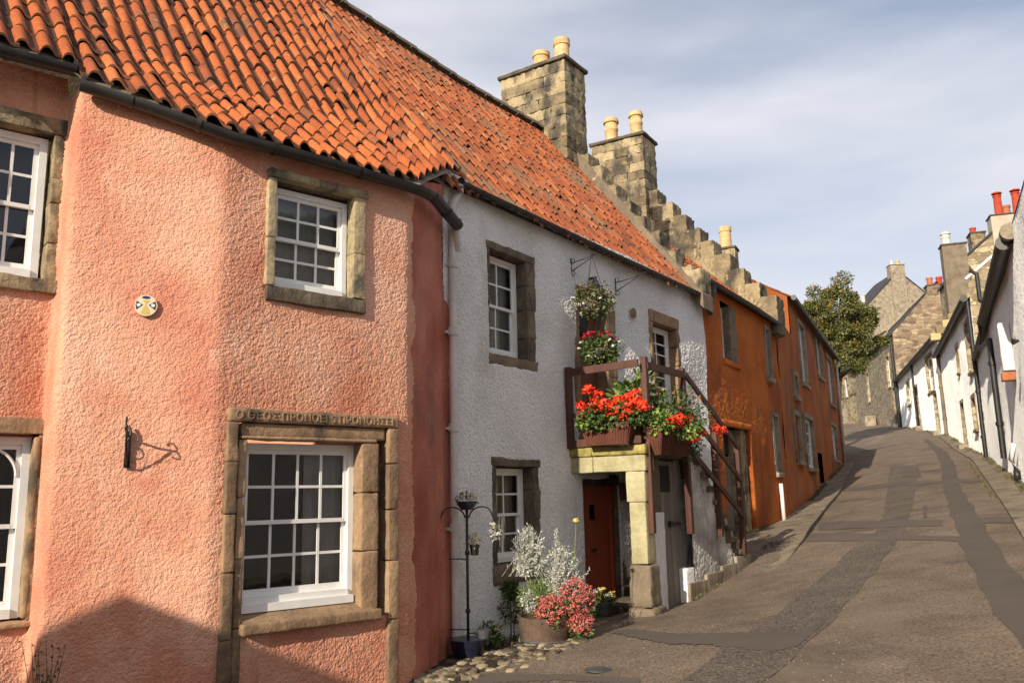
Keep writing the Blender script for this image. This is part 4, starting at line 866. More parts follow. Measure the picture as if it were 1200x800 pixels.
mb = MB(); mb.box(WF, a+.06, b-.25, -.09, -.082, LZ-.62, LZ-.26); mb.build('vent', 'room', gd)
zb_ = WF.z(795, 615); mb = MB(); mb.box(WF, b-.3, b+.02, -.088, -.06, zb_, zb_+.04); mb.box(WF, b-.36, b-.28, -.088, -.05, zb_-.02, zb_+.06); mb.build('bolt', 'black_iron', gd)
mb = MB(); mb.box(WW, US+.2, 4.2, .0, .02, 0, .01); 
# sloping stair wall: steps profile
s0 = pb1-.02; nst = 9; s1 = WF.u(874, 640); zg1 = float(gz(*WF.pt(s1)))
topz = LZ-.02; rise = (topz-zg1)/nst; run = (s1-4.36)/nst
def st_top(u):
    u = np.asarray(u, float); return np.where(u < 4.36, topz-.14, np.clip(topz-(u-4.36)/(s1-4.36)*(topz-zg1)+.02, zg1, topz))
mb = MB(); wall_grid(mb, straight(WF), s0, s1, -.1, st_top, .02, [], harl(.016, 24., .02, 2)); 
wall_grid(mb, straight(Wall(WW.pt(0, NS-.22), 34.6, -1)), s0, s1, -.1, st_top, .1, [])
e_ = WF.pt(s1); e2_ = WF.pt(s1, -.22); mb.quad((*e_, 0), (*e2_, 0), (*e2_, zg1+.02), (*e_, zg1+.02))
mb.build('stair_wall', 'old_white', fs, smooth=True)
mb = MB()
for k in range(nst):
    ua = 4.36+k*run; z = topz-(k+1)*rise+rise
    mb.block(WF, ua-.03, ua+run+.03, -NS+.01, .035+.02*(k % 2), z-rise-.02, z-rise+.065-.0, sub=.15, rad=.02, rough=.008)
    mb.box(WF, ua, ua+run+.01, -NS+.02, -.0, z-rise*1.6-.1, z-rise-.01)
mb.build('steps', 'dark_stone', fs, smooth=True, angle=45)
mb = MB(); pl0, pl1 = WF.u(806, 700), s1+.05; npl = 4
for k in range(npl):
    ua, ub = pl0+(pl1-pl0)*k/npl, pl0+(pl1-pl0)*(k+1)/npl; za = float(gz(*WF.pt((ua+ub)/2)))
    mb.block(WF, ua-.004, ub+.004, -.05, .05, za-.15, za+.20, sub=.1, rad=.006, rough=.006, r=.5)
mb.build('plinth', 'cement', fs, smooth=True)
# timber rails
HR = 1.06; pw = .085
P1u, P2u, P3u, P4u = WF.u(758, 500, .05), WF.u(803, 520, .05), WF.u(840, 560, .05), WF.u(868, 600, .05)
def post(W_, u, n, za, zb, nm='post'):
    m_ = MB(); m_.block(W_, u-pw/2, u+pw/2, n-pw/2, n+pw/2, za, zb, sub=.4, rad=.008, rough=.002); return m_.build(nm, 'brown_timber', fs, smooth=True, angle=40)
def rail(a, b, h=.10, t=.035):
    m_ = MB(); m_.bar(a, b, t, h, up=(0, 0, 1)); return m_.build('rail', 'brown_timber', fs)
def zF(u): return float(st_top([u])[0]) if u > 4.36 else LZ
post(WF, P1u, .055, WF.z(764, 625, .05), LZ+HR+.10); post(WF, P2u, .055, WF.z(812, 625, .05), LZ+HR+.08)
zp4 = WF.z(867, 523, .05); post(WF, P3u, .055, WF.z(844, 628, .05), WF.z(840, 500, .05)); post(WF, P4u, .055, WF.z(870, 650, .05), zp4)
post(WE, .06, .045, LZ-.02, LZ+HR+.05)
rail(WE.w(.02, .05, LZ+HR-.03), WE.w(NS+.05, .05, LZ+HR-.0), .10); rail(WE.w(.02, .05, LZ+.42), WE.w(NS+.05, .05, LZ+.42), .09); rail(WE.w(.02, .05, LZ+.05), WE.w(NS+.05, .05, LZ+.06), .10)
rail(WF.w(P1u, .09, LZ+HR-.02), WF.w(P2u, .09, LZ+HR-.02), .10); rail(WF.w(P1u, .09, LZ+.42), WF.w(P2u, .09, LZ+.42), .09); rail(WF.w(P1u, .09, LZ+.04), WF.w(P2u, .09, LZ+.04), .12)
for (za, zb) in ((LZ+HR, zp4-.04), (WF.z(806, 480, .05), WF.z(866, 563, .05)), (WF.z(812, 525, .05), WF.z(868, 605, .05))): rail(WF.w(P2u, .10, za), WF.w(P4u, .10, zb), .08)
# ------------------------------------------------------------ orange houses
def gable_house(rt, W_, u0, u1, D, ze, zr, wallm, roofm, seed, tiles=True, tw=.25, ex=.29, left_gable=True, right_gable=True, over=.15, z0=-.2, gab=None, curve=0.):
    sl = (zr-ze)/(D/2)
    gm = MB()
    for u in ([u0] if left_gable else [])+([u1] if right_gable else []):
        a, b, c = W_.pt(u, -.01), W_.pt(u, -D), W_.pt(u, -D/2); gm.add([(*a, z0), (*b, z0), (*b, ze), (*c, zr-.02), (*a, ze)], [(0, 1, 2, 3, 4)])
    a, b = W_.pt(u0, -D), W_.pt(u1, -D); gm.quad((*a, z0), (*b, z0), (*b, ze), (*a, ze)); gm.build('gable_wall', gab or wallm, rt)
    def fn(u, q):
        p = W_.pt(u, -q); return (float(p[0]), float(p[1]), float(ze+sl*q+.02*math.sin(u*.9+seed)+.012*math.sin(q*2+u)))
    mb = MB()
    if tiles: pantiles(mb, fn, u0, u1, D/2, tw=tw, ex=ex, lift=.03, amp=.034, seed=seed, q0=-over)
    else:
        rg = np.random.default_rng(seed); nr = int((D/2+over)/.28); nc = int((u1-u0)/.35)
        for r_ in range(nr+1):
            for c_ in range(nc+1):
                ua = u0+c_*.35-(.17 if r_ % 2 else 0); ub = min(ua+.343, u1); ua = max(ua, u0); q = -over+r_*.28
                if ub-ua < .05 or q > D/2-.05: continue
                q2 = min(q+.34, D/2); P = [fn(ua, q), fn(ub, q), fn(ub, q2), fn(ua, q2)]; P = [(x, y, z+(.02 if k < 2 else .002)) for k, (x, y, z) in enumerate(P)]
                P += [(P[0][0], P[0][1], P[0][2]-.015), (P[1][0], P[1][1], P[1][2]-.015)]; mb.add(P, [(0, 1, 2, 3), (4, 5, 1, 0)], float(rg.random()))
    ro = mb.build('roof', [roofm, 'tile_trough_shade'] if tiles else roofm, rt, smooth=tiles, angle=35)
    mb = MB(); P = []
    for u in (u0, u1):
        for (q, dz) in ((-over+.02, -.05), (D/2, -.03), (D+over, -.03)):
            qq = q if q <= D/2 else D-q
            p = W_.pt(u, -q); P.append((*p, ze+sl*qq+dz))
    mb.add(P, [(0, 3, 4, 1), (1, 4, 5, 2)]); mb.build('roof_boards', 'dark_cement', ro)
    mb = MB()
    for k in range(int((u1-u0)/.5)): a = fn(u0+k*.5, D/2); b = fn(u0+k*.5+.51, D/2); mb.tube([(a[0], a[1], a[2]), (b[0], b[1], b[2]+.015)], .12, 10, arc=(0, pi), r=random.random())
    mb.build('ridge_tiles', 'dark_cement' if not tiles else 'tile_worn', ro, smooth=True, angle=35)
    return fn, ro
def crow(parent, W_, u0, u1, q0, q1, za, zb, n, m='stone', h=None, cap=0., rough=.024, sub=.12, low=.35):
    mb = MB(); dq = (q1-q0)/n; dz = (zb-za)/n
    for k in range(n):
        q = q0+k*dq; z = za+k*dz
        mb.block(W_, u0, u1, -q-dq*1.55, -q+random.uniform(-.02, .03), z-dz*low, z+dz*.72+random.uniform(-.02, .02), sub=.05, rad=.009, rough=rough, f=12)
        if cap: mb.block(W_, u0-.03, u1+.03, -q-dq*1.0, -q+.05, z+dz*.72, z+dz*.72+cap, sub=sub, rad=.02, rough=rough*.5, f=5)
    o = mb.build('crow_steps', m, parent, smooth=True, angle=38)
    return o
Wo = Wall(o0, degrees(atan2(*(o2-o0)))); UO = float(np.linalg.norm(o2-o0)); ZO = 5.83
oh = root('terraced_house', 'bright orange harled house with a crow-stepped gable, next uphill from the white cottage', 'house', WO1.w(0, 0, .7))
wob = WO1.box(845, 358, 863, 424); wod = (WO1.u(850, 560), WO1.u(880, 560), .8, WO1.z(865, 502)); L1 = WO1.u(905, 560); L2 = WO2.u(923, 560)
wo2a = WO2.box(898, 383, 905, 443); wo2a = (.35, .75, 4.33, 5.5); wo2b = (.40, .95, 2.15, 3.45)
print('O', wob, wod, L1, L2, UO)
wob2 = (wob[0], wob[1]-.05, wob[2], wob[3])
mb = MB()
pO = np.array([o0+(o1-o0)*t for t in np.linspace(0, 1, 40)]+[o1+(o2-o1)*t for t in np.linspace(0.03, 1, 20)]); dO = np.concatenate([[0], np.cumsum(np.linalg.norm(np.diff(pO, axis=0), axis=1))])
def o_pos(U):
    f = lambda s: np.stack([np.interp(s, dO, pO[:, 0]), np.interp(s, dO, pO[:, 1])], 1)
    a = f(U+.12); b = f(U-.12); t = a-b; t /= np.maximum(np.linalg.norm(t, axis=1, keepdims=True), 1e-9); t[np.linalg.norm(a-b, axis=1) < .05] = WO1.d
    return f(U), np.stack([t[:, 1], -t[:, 0]], 1)
def sh(h): return (h[0]+L1, h[1]+L1, h[2], h[3])
wall_grid(mb, o_pos, 0, L1+L2, .3, ZO, .028, [wob2, wod, sh(wo2a), sh(wo2b)], harl(.022, 17., .05, 1.0)); mb.build('wall', 'orange_harl', oh, smooth=True)
mb = MB(); mb.box(Wo, .1, UO-.1, -.5, -.48, .5, 5.6); mb.build('inner_wall', 'room', oh)
gable_house(oh, Wo, .0, UO-.1, 7.2, ZO, ZO+.93*3.6, 'cement', 'tile', 21, tw=.18, ex=.19)
crow(oh, Wo, UO-.62, UO+.05, -.20, 3.0, ZO+.25, ZO+.25+1.16*3.2, 9, low=1.5)
chimney(oh, Wo, UO-.85, UO+.05, -4.42, -2.90, ZO+1.12*2.4, 11.22, 'stone', [(UO-.4, -3.25, .82, .18, 'buff_pot', 'roll'), (UO-.4, -4.0, .82, .19, 'buff_pot', 'roll')])
gutter(oh, [Wo.w(-.02, .16, ZO-.08), Wo.w(UO*.5, .20, ZO-.09), Wo.w(UO-.05, .16, ZO-.10)], .07)
mb = MB(); mb.block(Wo, -.35, .12, -.3, .10, ZO-.45, ZO-.02, rad=.05, rough=.03); mb.build('skewputt', 'brown_stone', oh, smooth=True)
sash(WO1, oh, wob[0]+.04, wob[0]+.60, wob[2]+.05, wob[3]-.04, n=-.15, nx=2, ny=2, fr=.05, glass='dark_glass')
mb = MB(); mb.block(WO1, wob[0]+.6, wob[1]+.02, -.22, .004, wob[2], wob[3], rad=.02); mb.block(WO1, wob[0]-.04, wob[0]+.04, -.22, .004, wob[2], wob[3], rad=.02); mb.build('stone_surround', 'dark_stone', oh, smooth=True)
mb = MB(); mb.block(WO1, wob[0]-.04, wob[1]+.05, -.2, .05, wob[2]-.09, wob[2]+.03, rad=.02); mb.build('sill', 'orange_harl', oh, smooth=True)
mb = MB(); mb.box(WO1, wod[0]+.05, wod[1]-.30, -.34, -.30, wod[2], wod[3]-.55); dd = mb.build('door', 'grey_boards', oh)
mb = MB(); mb.box(WO1, wod[0]+.05, wod[1]-.05, -.36, -.33, wod[3]-.5, wod[3]); mb.build('glass', 'dark_glass', dd)
mb = MB(); mb.block(WO1, wod[1]-.32, wod[1]+.0, -.36, -.04, wod[2]-.1, wod[3], rad=.03, rough=.015, sub=.1); mb.block(WO1, wod[0], wod[0]+.08, -.36, -.02, wod[2]-.1, wod[3], rad=.02); mb.build('door_jamb', 'stone', oh, smooth=True)
mb = MB(); mb.block(WO1, wod[0]-.1, wod[1]+.12, -.05, .06, wod[3], wod[3]+.12, rad=.02); mb.block(WO1, wod[1], wod[1]+.12, -.05, .05, wod[2], wod[3], rad=.02, sub=.2); mb.build('door_margin', 'orange_harl', oh, smooth=True)
def far_window(W_, parent, h, paint='white_paint', nx=2, ny=2, m='brown_stone', sur=.0, n=-.12):
    o = sash(W_, parent, h[0], h[1], h[2], h[3], n=n, nx=nx, ny=ny, fr=.06, bar=.03, glass='dark_glass', paint=paint)
    if sur:
        mb = MB(); mb.box(W_, h[0]-sur, h[0]+.0, n-.05, .025, h[2], h[3]); mb.box(W_, h[1], h[1]+sur, n-.05, .025, h[2], h[3]); mb.box(W_, h[0]-sur, h[1]+sur, n-.05, .027, h[3], h[3]+sur); mb.build('stone_surround', m, o)
    mb = MB(); mb.block(W_, h[0]-.06, h[1]+.06, n-.05, .08, h[2]-.11, h[2], sub=.3, rad=.015); mb.build('sill', m, o, smooth=True)
    return o
far_window(WO2, oh, wo2a, m='cement', sur=.08, n=-.08); far_window(WO2, oh, wo2b, m='cement', sur=.08, n=-.08)
mb = MB(); q0_p = WO1.w(L1-.03, .06, 0); qz = float(gz(q0_p[0], q0_p[1]))
mb.tube([WO2.w(.42, .10, 1.0), WO2.w(.40, .09, 1.9)], .045, 8); mb.build('drain_pipe', 'white_paint', oh, smooth=True)
mb = MB(); mb.tube([Wo.w(.28, .10, ZO-.1), Wo.w(.28, .10, 5.35), Wo.w(.12, .12, 5.1)], .05, 10); mb.lathe(Wo.w(.28, .12, 5.45), [(.05, 0), (.10, .12), (.11, .28), (.09, .3)], 12); mb.build('rainwater_head', 'grey_iron', oh, smooth=True, angle=40)
# further orange house
ZO3 = 7.05; o3h = root('terraced_house', 'long rust-coloured harled house at the bend, farthest of the houses on the left', 'house', WO3.w(0, 0, .9))
w3 = [WO3.box(938, 385, 944, 448), WO3.box(957, 392, 962, 440), WO3.box(971, 424, 976, 472), WO3.box(933, 488, 939, 540), WO3.box(945, 492, 954, 548), WO3.box(975, 500, 981, 538)]
w3 = [(a, max(b, a+.75), c, d) for a, b, c, d in w3]; w3s = (2.6, 3.2, 4.25, 4.85); w3d = (WO3.u(961, 560), WO3.u(966, 560), .9, 2.9)
print('O3', w3, w3d)
mb = MB(); wall_grid(mb, straight(WO3), 0, UO3, .3, lambda U: np.where(np.asarray(U) < 2.6, 5.95, ZO3), .07, w3+[w3s, w3d], harl(.02, 9., .06, .7)); mb.build('wall', 'rust_harl', o3h, smooth=True)
mb = MB(); mb.box(WO3, .1, 2.6, -.5, -.48, .5, 5.9); mb.box(WO3, 2.6, UO3-.1, -.5, -.48, .5, 6.8); mb.build('inner_wall', 'room', o3h)
gable_house(o3h, WO3, 2.6, UO3, 7.2, ZO3, ZO3+2.2, 'rust_harl', 'tile_worn', 5, tw=.3, ex=.33)
for h in w3+[w3s]: far_window(WO3, o3h, h, m='cement', paint='white_paint', sur=.13, n=-.08)
mb = MB(); mb.box(WO3, w3d[0], w3d[1], -.3, -.25, w3d[2], w3d[3]); mb.build('door', 'brown_door', o3h)
gutter(o3h, [WO3.w(2.5, .18, ZO3-.08), WO3.w(UO3, .18, ZO3-.08)], .075)
mb = MB(); mb.tube([WO3.w(UO3-.08, .16, ZO3-.1), WO3.w(UO3-.08, .06, ZO3-.4), WO3.w(UO3-.08, .06, 2.8)], .055, 10); mb.build('downpipe', 'cream_pipe', o3h, smooth=True)
chimney(o3h, WO3, 12.7, 13.4, -4.0, -3.2, ZO3+1.8, 11.55, 'stone', [(13.0, -3.6, .95, .24, 'buff_pot', 'plain')])
chimney(o3h, WO3, UO3-.8, UO3, -4.0, -3.2, ZO3+2.2, ZO3+3.3, 'stone', [(UO3-.4, -3.6, .5, .2, 'buff_pot', 'plain')])
shade_house = root('terraced_house', 'unseen low harled house beyond the rust-coloured house, added to shade the far road', 'house', (float(o3[0]), float(o3[1]), 2.7))  # added out of sight, only for the shadow it throws across the far road
WO4 = Wall(o3, 17); mb = MB(); wall_grid(mb, straight(WO4), .02, 9, 2, 6.6, .4, [], None); mb.build('wall', 'rust_harl', shade_house)
gable_house(shade_house, WO4, .05, 9, 5.5, 6.6, 8.2, 'rust_harl', 'slate', 77, tiles=False, z0=2)
# ------------------------------------------------------------ right-hand houses
def right_house(label, W_, u0, u1, D, ze, pitch, wallm, roofm, wins, doors, seed, gab='ashlar', step=.045, dm='brown_door', rn=.022, tiles=False, lg=True, rg=True, over=.1, gf=8.):
    rt = root('terraced_house', label, 'house', W_.w((u0+u1)/2, 0, float(gz(*W_.pt(u0)))))
    mb = MB(); wall_grid(mb, straight(W_), u0, u1, 0, ze, step, [w for w in wins]+[d for d in doors], harl(rn, gf, .04, .6)); mb.build('wall', wallm, rt, smooth=True)
    mb = MB(); mb.box(W_, u0+.1, u1-.1, -.6, -.58, 0, ze-.1); mb.build('inner_wall', 'room', rt)
    gable_house(rt, W_, u0, u1, D, ze, ze+pitch*D/2, wallm, roofm, seed, tiles=tiles, gab=gab, over=over, z0=0, left_gable=lg, right_gable=rg)
    for d in doors:
        mb = MB(); mb.box(W_, d[0]+.04, d[1]-.04, -.30, -.25, d[2], d[3]-.35); o = mb.build('door', dm, rt); mb = MB(); mb.box(W_, d[0]+.04, d[1]-.04, -.30, -.27, d[3]-.33, d[3]-.02); mb.build('glass', 'dark_glass', o)
        mb = MB(); mb.box(W_, d[0]-.12, d[0]+.03, -.3, .03, d[2], d[3]); mb.box(W_, d[1]-.03, d[1]+.12, -.3, .03, d[2], d[3]); mb.box(W_, d[0]-.12, d[1]+.12, -.3, .032, d[3], d[3]+.14); mb.build('stone_surround', 'ashlar', o)
        zz = float(gz(*W_.pt((d[0]+d[1])/2, .2))); mb = MB(); mb.block(W_, d[0]-.15, d[1]+.15, -.2, .35, zz-.2, zz+.17, sub=.3, rad=.02); mb.build('doorstep', 'cement', rt, smooth=True)
    return rt
def pipe(rt, W_, u, zt, zb, m='black_iron', n=.09, r_=.05, name='downpipe', pre=None):
    mb = MB(); P = (pre or [])+[W_.w(u, n, zt), W_.w(u, n, zb)]; mb.tube(P, r_, 10)
    for z in np.arange(zb+.8, zt, 1.5): mb.tube([W_.w(u, n, z), W_.w(u, n, z+.09)], r_*1.35, 10)
    return mb.build(name, m, rt, smooth=True, angle=40)
# nearest: low white wall with a heavy black gutter
ZR1 = 5.95
R1 = right_house('low white roughcast house with a heavy black gutter, nearest on the right', WR1, -15.2, -.0, 6, ZR1, .9, 'cream_white', 'slate', [], [], 31, step=.032, rn=.010, gf=12., gab='ashlar', rg=True)
gutter(R1, [WR1.w(-15.1, .15, ZR1-.02), WR1.w(-7.0, .15, ZR1-.02)], .13); gutter(R1, [WR1.w(-7.0, .12, ZR1-.05), WR1.w(0, .12, ZR1-.05)], .08)
mb = MB(); pp = WR1.hit(1186, 272, .15); mb.tube([WR1.w(-15.3, .05, ZR1+.13), WR1.w(-15.02, .05, ZR1+.13)], .15, 24); mb.build('skewputt', 'cement', R1, smooth=True, angle=40)
pipe(R1, WR1, WR1.u(1167, 460, .09), ZR1-.6, 2.4, pre=[WR1.w(-7.0, .2, ZR1-.1), WR1.w(-5.5, .2, ZR1-.5)], r_=.07)
mb = MB(); u_ = WR1.u(1178, 415, .1); mb.block(WR1, u_-.25, u_+.15, -.02, .18, WR1.z(1181, 445), WR1.z(1178, 385), sub=.3, rad=.02); mb.build('flue', 'cream_white', R1, smooth=True)
mb = MB(); mb.block(WR1, u_-.20, u_+.1, -.02, .22, WR1.z(1181, 457), WR1.z(1181, 446), sub=.3, rad=.02); mb.build('flue_outlet', 'terracotta', R1, smooth=True)
u_ = WR1.u(1190, 545, .1); mb = MB(); mb.tube([WR1.w(u_, .08, WR1.z(1188, 522)), WR1.w(u_+.05, .16, WR1.z(1190, 540)), WR1.w(u_, .09, WR1.z(1192, 552))], .06, 8); mb.build('wall_pipe', 'white_paint', R1, smooth=True)
mb = MB(); mb.tube([WR1.w(u_, .09, WR1.z(1192, 552)), WR1.w(u_, .09, WR1.z(1192, 563))], .07, 8); mb.build('pipe_shoe', 'black_iron', R1, smooth=True)
mb = MB(); u_ = WR1.u(1196, 397); mb.tube([WR1.w(u_-.25, .12, WR1.z(1196, 397)), WR1.w(u_+.2, .10, WR1.z(1196, 400)), WR1.w(u_+.25, .02, WR1.z(1196, 396))], .03, 8); mb.build('wall_hook', 'black_iron', R1)
R0 = right_house('white house at the right edge, beyond the round stone skewputt', WR1, -30, -15.2, 6.5, 6.2, .45, 'cream_white', 'slate', [(-20, -19, 2.2, 3.8)], [], 33, over=.0, rn=.01, step=.06, gab='cream_white')
for h in [(-20, -19, 2.2, 3.8)]: far_window(WR1, R0, h)
# second: white with two storeys
ZR2 = 8.05; w2 = [(1.4, 2.5, 5.75, 7.45), (2.0, 2.9, 3.75, 4.85), (5.4, 6.0, 6.2, 7.2)]; d2 = [(5.6, 6.6, 3.0, 5.0)]
R2 = right_house('two-storey white house with tangled black downpipes, second on the right', WR2, 0, UR2, 6.5, ZR2, .8, 'cream_white', 'slate', w2, d2, 37, gab='ashlar')
for h in w2: far_window(WR2, R2, h, sur=.14, m='ashlar')
gutter(R2, [WR2.w(0, .2, ZR2-.06), WR2.w(UR2, .2, ZR2-.06)], .12)
pipe(R2, WR2, .15, ZR2-.1, 2.5, r_=.07); pipe(R2, WR2, UR2-.3, ZR2-.1, 4.1, r_=.08, m='dark_cement')
G2 = Wall(r1, 22+90, 1)
mb = MB(); mb.tube([G2.w(.05, .12, 8.9), G2.w(.25, .12, 8.75), G2.w(.25, .12, 7.9), G2.w(.55, .12, 7.6), G2.w(.6, .12, 6.9), G2.w(.35, .14, 6.5), G2.w(.45, .14, 6.2), G2.w(.2, .14, 5.7)], .07, 10)
mb.build('soil_pipe', 'black_iron', R2, smooth=True, angle=40)
mb = MB(); mb.block(G2, -.02, 3.2, -.28, .06, 5, 8.66, sub=.4, rad=.02, rough=.01)
mb.V[-1][:, 2] = mb.V[-1][:, 2]
mb = MB(); mb.bar(G2.w(-.1, .05, 8.62), G2.w(3.2, .05, 8.62+3.3*.8), .16, .08, up=(0, 0, 1)); mb.build('skew', 'cream_white', R2)
GW = MB(); GW.add([G2.w(-.02, .02, 2.4), G2.w(3.2, .02, 2.4), G2.w(3.2, .02, 8.5+3.2*.8), G2.w(-.02, .02, 8.5)], [(0, 1, 2, 3)]); GW.build('gable_facing', 'ashlar', R2)
# tall house behind the white row
DB = 46.; pb = ray(1180, 300); pb = pb[:2]/pb[1]*DB; WB1 = Wall(pb, 108, 1)
def bx_(px, py): return WB1.hit(px, py)
ua, za = bx_(1124, 309); ub, zb2 = bx_(1176, 262); uc = ub+(ub-ua)
BH = root('house', 'tall sandstone house behind the white row, its big pale chimney carrying red cowled pots', 'house', WB1.w(ub, 0, 4))
mb = MB()
for n in (0, -7.): mb.add([WB1.w(ua, n, 4), WB1.w(uc, n, 4), WB1.w(uc, n, za), WB1.w(ub, n, zb2), WB1.w(ua, n, za)], [(0, 1, 2, 3, 4)])
for u in (ua, uc): mb.quad(WB1.w(u, 0, 4), WB1.w(u, -7, 4), WB1.w(u, -7, za), WB1.w(u, 0, za))
mb.build('wall', 'ashlar', BH)
for (uu) in (ua-.15, uc+.15):
    mb = MB(); P = [WB1.w(uu, .1, za-.1), WB1.w(ub, .1, zb2+.02), WB1.w(ub, -7.1, zb2+.02), WB1.w(uu, -7.1, za-.1)]; mb.add(P+[(x, y, q+.14) for x, y, q in P], [(0, 1, 2, 3), (4, 5, 6, 7), (0, 1, 5, 4), (0, 3, 7, 4)], .2); mb.build('roof', 'slate', BH)
c0, c1 = bx_(1163, 275)[0], bx_(1206, 275)[0]; zt = bx_(1180, 252)[1]; k_ = DB/1000.
chimney(BH, WB1, c0, c1, -.9, .12, 12.5, zt, 'cement_pale', [(bx_(1171, 240)[0], -.3, 1.25, .22, 'red_pot', 'cowl'), (bx_(1181, 240)[0], -.5, .62, .22, 'terracotta', 'plain'), (bx_(1193, 240)[0], -.3, 1.3, .22, 'red_pot', 'cowl')], course=20, rough=.0, single=True)
c0, c1 = bx_(1143, 275)[0], bx_(1161, 275)[0]; chimney(BH, WB1, c0, c1, -2.2, -1.2, 12., bx_(1150, 266)[1], 'stone', [(bx_(1147, 262)[0], -1.7, .4, .17, 'red_pot', 'plain')], course=.35)
# third: low white with crow-stepped gable
ZR3 = 8.95; w3_ = [WR3.box(1086, 415, 1094, 460), WR3.box(1063, 446, 1067, 475)]; w3_ = [(a, b, c, min(d, ZR3-.35)) for a, b, c, d in w3_]; d3 = [(WR3.u(1100, 480), WR3.u(1094, 480), 4.3, 6.5), (WR3.u(1078, 480), WR3.u(1072, 480), 4.9, 7.6)]; d3 = [(d3[0][0]+.1, d3[0][0]+1.0, 4.2, 6.4), (d3[1][0], d3[1][0]+1.6, 4.9, 7.5)]
print('R3', w3_, d3, UR3)
R3 = right_house('white house with sandstone crow-steps and a brown chimney, third on the right', WR3, 0, UR3, 6, ZR3, .85, 'cream_white', 'slate', w3_, d3, 41, gab='ashlar')
for h in w3_: far_window(WR3, R3, h, sur=.12, m='ashlar')
gutter(R3, [WR3.w(0, .2, ZR3-.05), WR3.w(UR3, .2, ZR3-.05)], .14); pipe(R3, WR3, UR3-.3, ZR3-.1, 5.8, r_=.08); pipe(R3, WR3, 9.2, ZR3-.1, 4.9, r_=.06)
crow(R3, WR3, -.15, .35, -.3, 2.4, ZR3-.1, ZR3+2.6, 9, m='yellow_step', h=None, rough=.01, sub=.3) if 'yellow_step' in MATS else None
chx = Wall(r2, 18+90, 1)
chimney(R3, WR3, 5.2, 6.0, -2.75, -1.55, ZR3+.6, 14.75, 'dark_cement', [(5.6, -1.85, .75, .24, 'cream_pipe', 'roll')], course=50., rough=.004, single=True)
# fourth: stone house
ZS4 = 12.2; w4 = [WS4.box(1038, 417, 1043, 455), WS4.box(1015, 437, 1019, 472)]; w4 = [(a, a+1.05, c, d) for a, b, c, d in w4]; d4 = [(.9, 1.9, 6.0, 8.6)]
print('S4', w4, US4)
S4 = right_house('rubble stone house with a steep gable above the white roofs, fourth on the right', WS4, 0, US4, 6.2, ZS4, 1.05, 'rubble_grey', 'slate', w4, d4, 43, gab='rubble_brown', step=.3, rn=.02)
for h in w4: far_window(WS4, S4, h, sur=.16, m='ashlar')
gutter(S4, [WS4.w(0, .2, ZS4-.05), WS4.w(US4, .2, ZS4-.05)], .14); pipe(S4, WS4, .3, ZS4-.1, 5.8, r_=.1)
chimney(S4, WS4, .05, .95, -4.4, -2.5, ZS4+2.2, 15.3, 'stone', [(.5, -2.8, .6, .2, 'terracotta', 'plain'), (.5, -3.4, .6, .2, 'red_pot', 'plain'), (.5, -4., .6, .2, 'red_pot', 'plain')], course=.4)
mb = MB(); mb.block(WS4, 9.2, 11.2, .1, .9, 6.2, 6.2+1.2, sub=.5, rad=.03); o = mb.build('doorstep', 'cement', S4, smooth=True)
S5 = right_house('sandstone house closing the view where the lane bends', WS5, 0, 22, 6.2, 12.6, 1.0, 'ashlar', 'slate', [(2, 3, 10.2, 12.0), (6.2, 7.2, 10.2, 12.0), (10, 11, 10.2, 12.)], [(5, 6, 7.4, 10)], 47, gab='ashlar', step=.3, rn=.02)
for h in [(2, 3, 10.2, 12.0), (6.2, 7.2, 10.2, 12.0), (10, 11, 10.2, 12.)]: far_window(WS5, S5, h, sur=.16, m='ashlar')
gutter(S5, [WS5.w(0, .2, 12.55), WS5.w(22, .2, 12.55)], .14)
# grey gable far behind
F0 = np.array([44.0, 112.0]); WG = Wall((45.0, 111.0), 92, 1)   # faces the lane; u to the right
def gx(px, py): return WG.hit(px, py)
a = gx(1000, 375); c = gx(1052, 318); b = gx(1095, 352); zt = c[1]; ul = a[0]-1; ur = b[0]+2.5; um = c[0]; pl_ = (zt-a[1])/(um-a[0]); pr_ = (zt-b[1])/(b[0]-um)
GH = root('house', 'tall house with a plain tan gable and central chimney on the skyline', 'house', WG.w(um, 0, 8))
mb = MB()
for n in (0, -8.): mb.add([WG.w(ul, n, 5), WG.w(ur, n, 5), WG.w(ur, n, zt-pr_*(ur-um)), WG.w(um, n, zt), WG.w(ul, n, zt-pl_*(um-ul))], [(0, 1, 2, 3, 4)])
for u, z in ((ul, zt-pl_*(um-ul)), (ur, zt-pr_*(ur-um))): mb.quad(WG.w(u, 0, 5), WG.w(u, -8, 5), WG.w(u, -8, z), WG.w(u, 0, z))
mb.build('wall', 'cement', GH)
for (uu, pp_) in ((ul-.3, pl_), (ur+.3, pr_)):
    mb = MB(); z = zt-pp_*abs(um-uu); P = [WG.w(uu, .15, z), WG.w(um, .15, zt+.0), WG.w(um, -8.2, zt), WG.w(uu, -8.2, z)]; mb.add(P+[(x, y, q+.18) for x, y, q in P], [(0, 1, 2, 3), (4, 5, 6, 7), (0, 1, 5, 4), (0, 3, 7, 4)], .2); mb.build('roof', 'slate', GH)
u0_, u1_ = gx(1043, 320)[0], gx(1060, 320)[0]
chimney(GH, WG, u0_, u1_, -1.0, .25, 14, gx(1052, 311)[1], 'cement', [(u0_+.5, -.4, .7, .26, 'cream_pipe', 'plain'), (u0_+1.3, -.4, .7, .26, 'buff_pot', 'plain')], course=20, rough=.0, single=True)
u0_ = gx(1061, 350)[0]; mb = MB(); mb.tube([WG.w(u0_, .15, gx(1061, 320)[1]), WG.w(u0_+.3, .15, 12)], .08, 6); mb.build('downpipe', 'black_iron', GH)
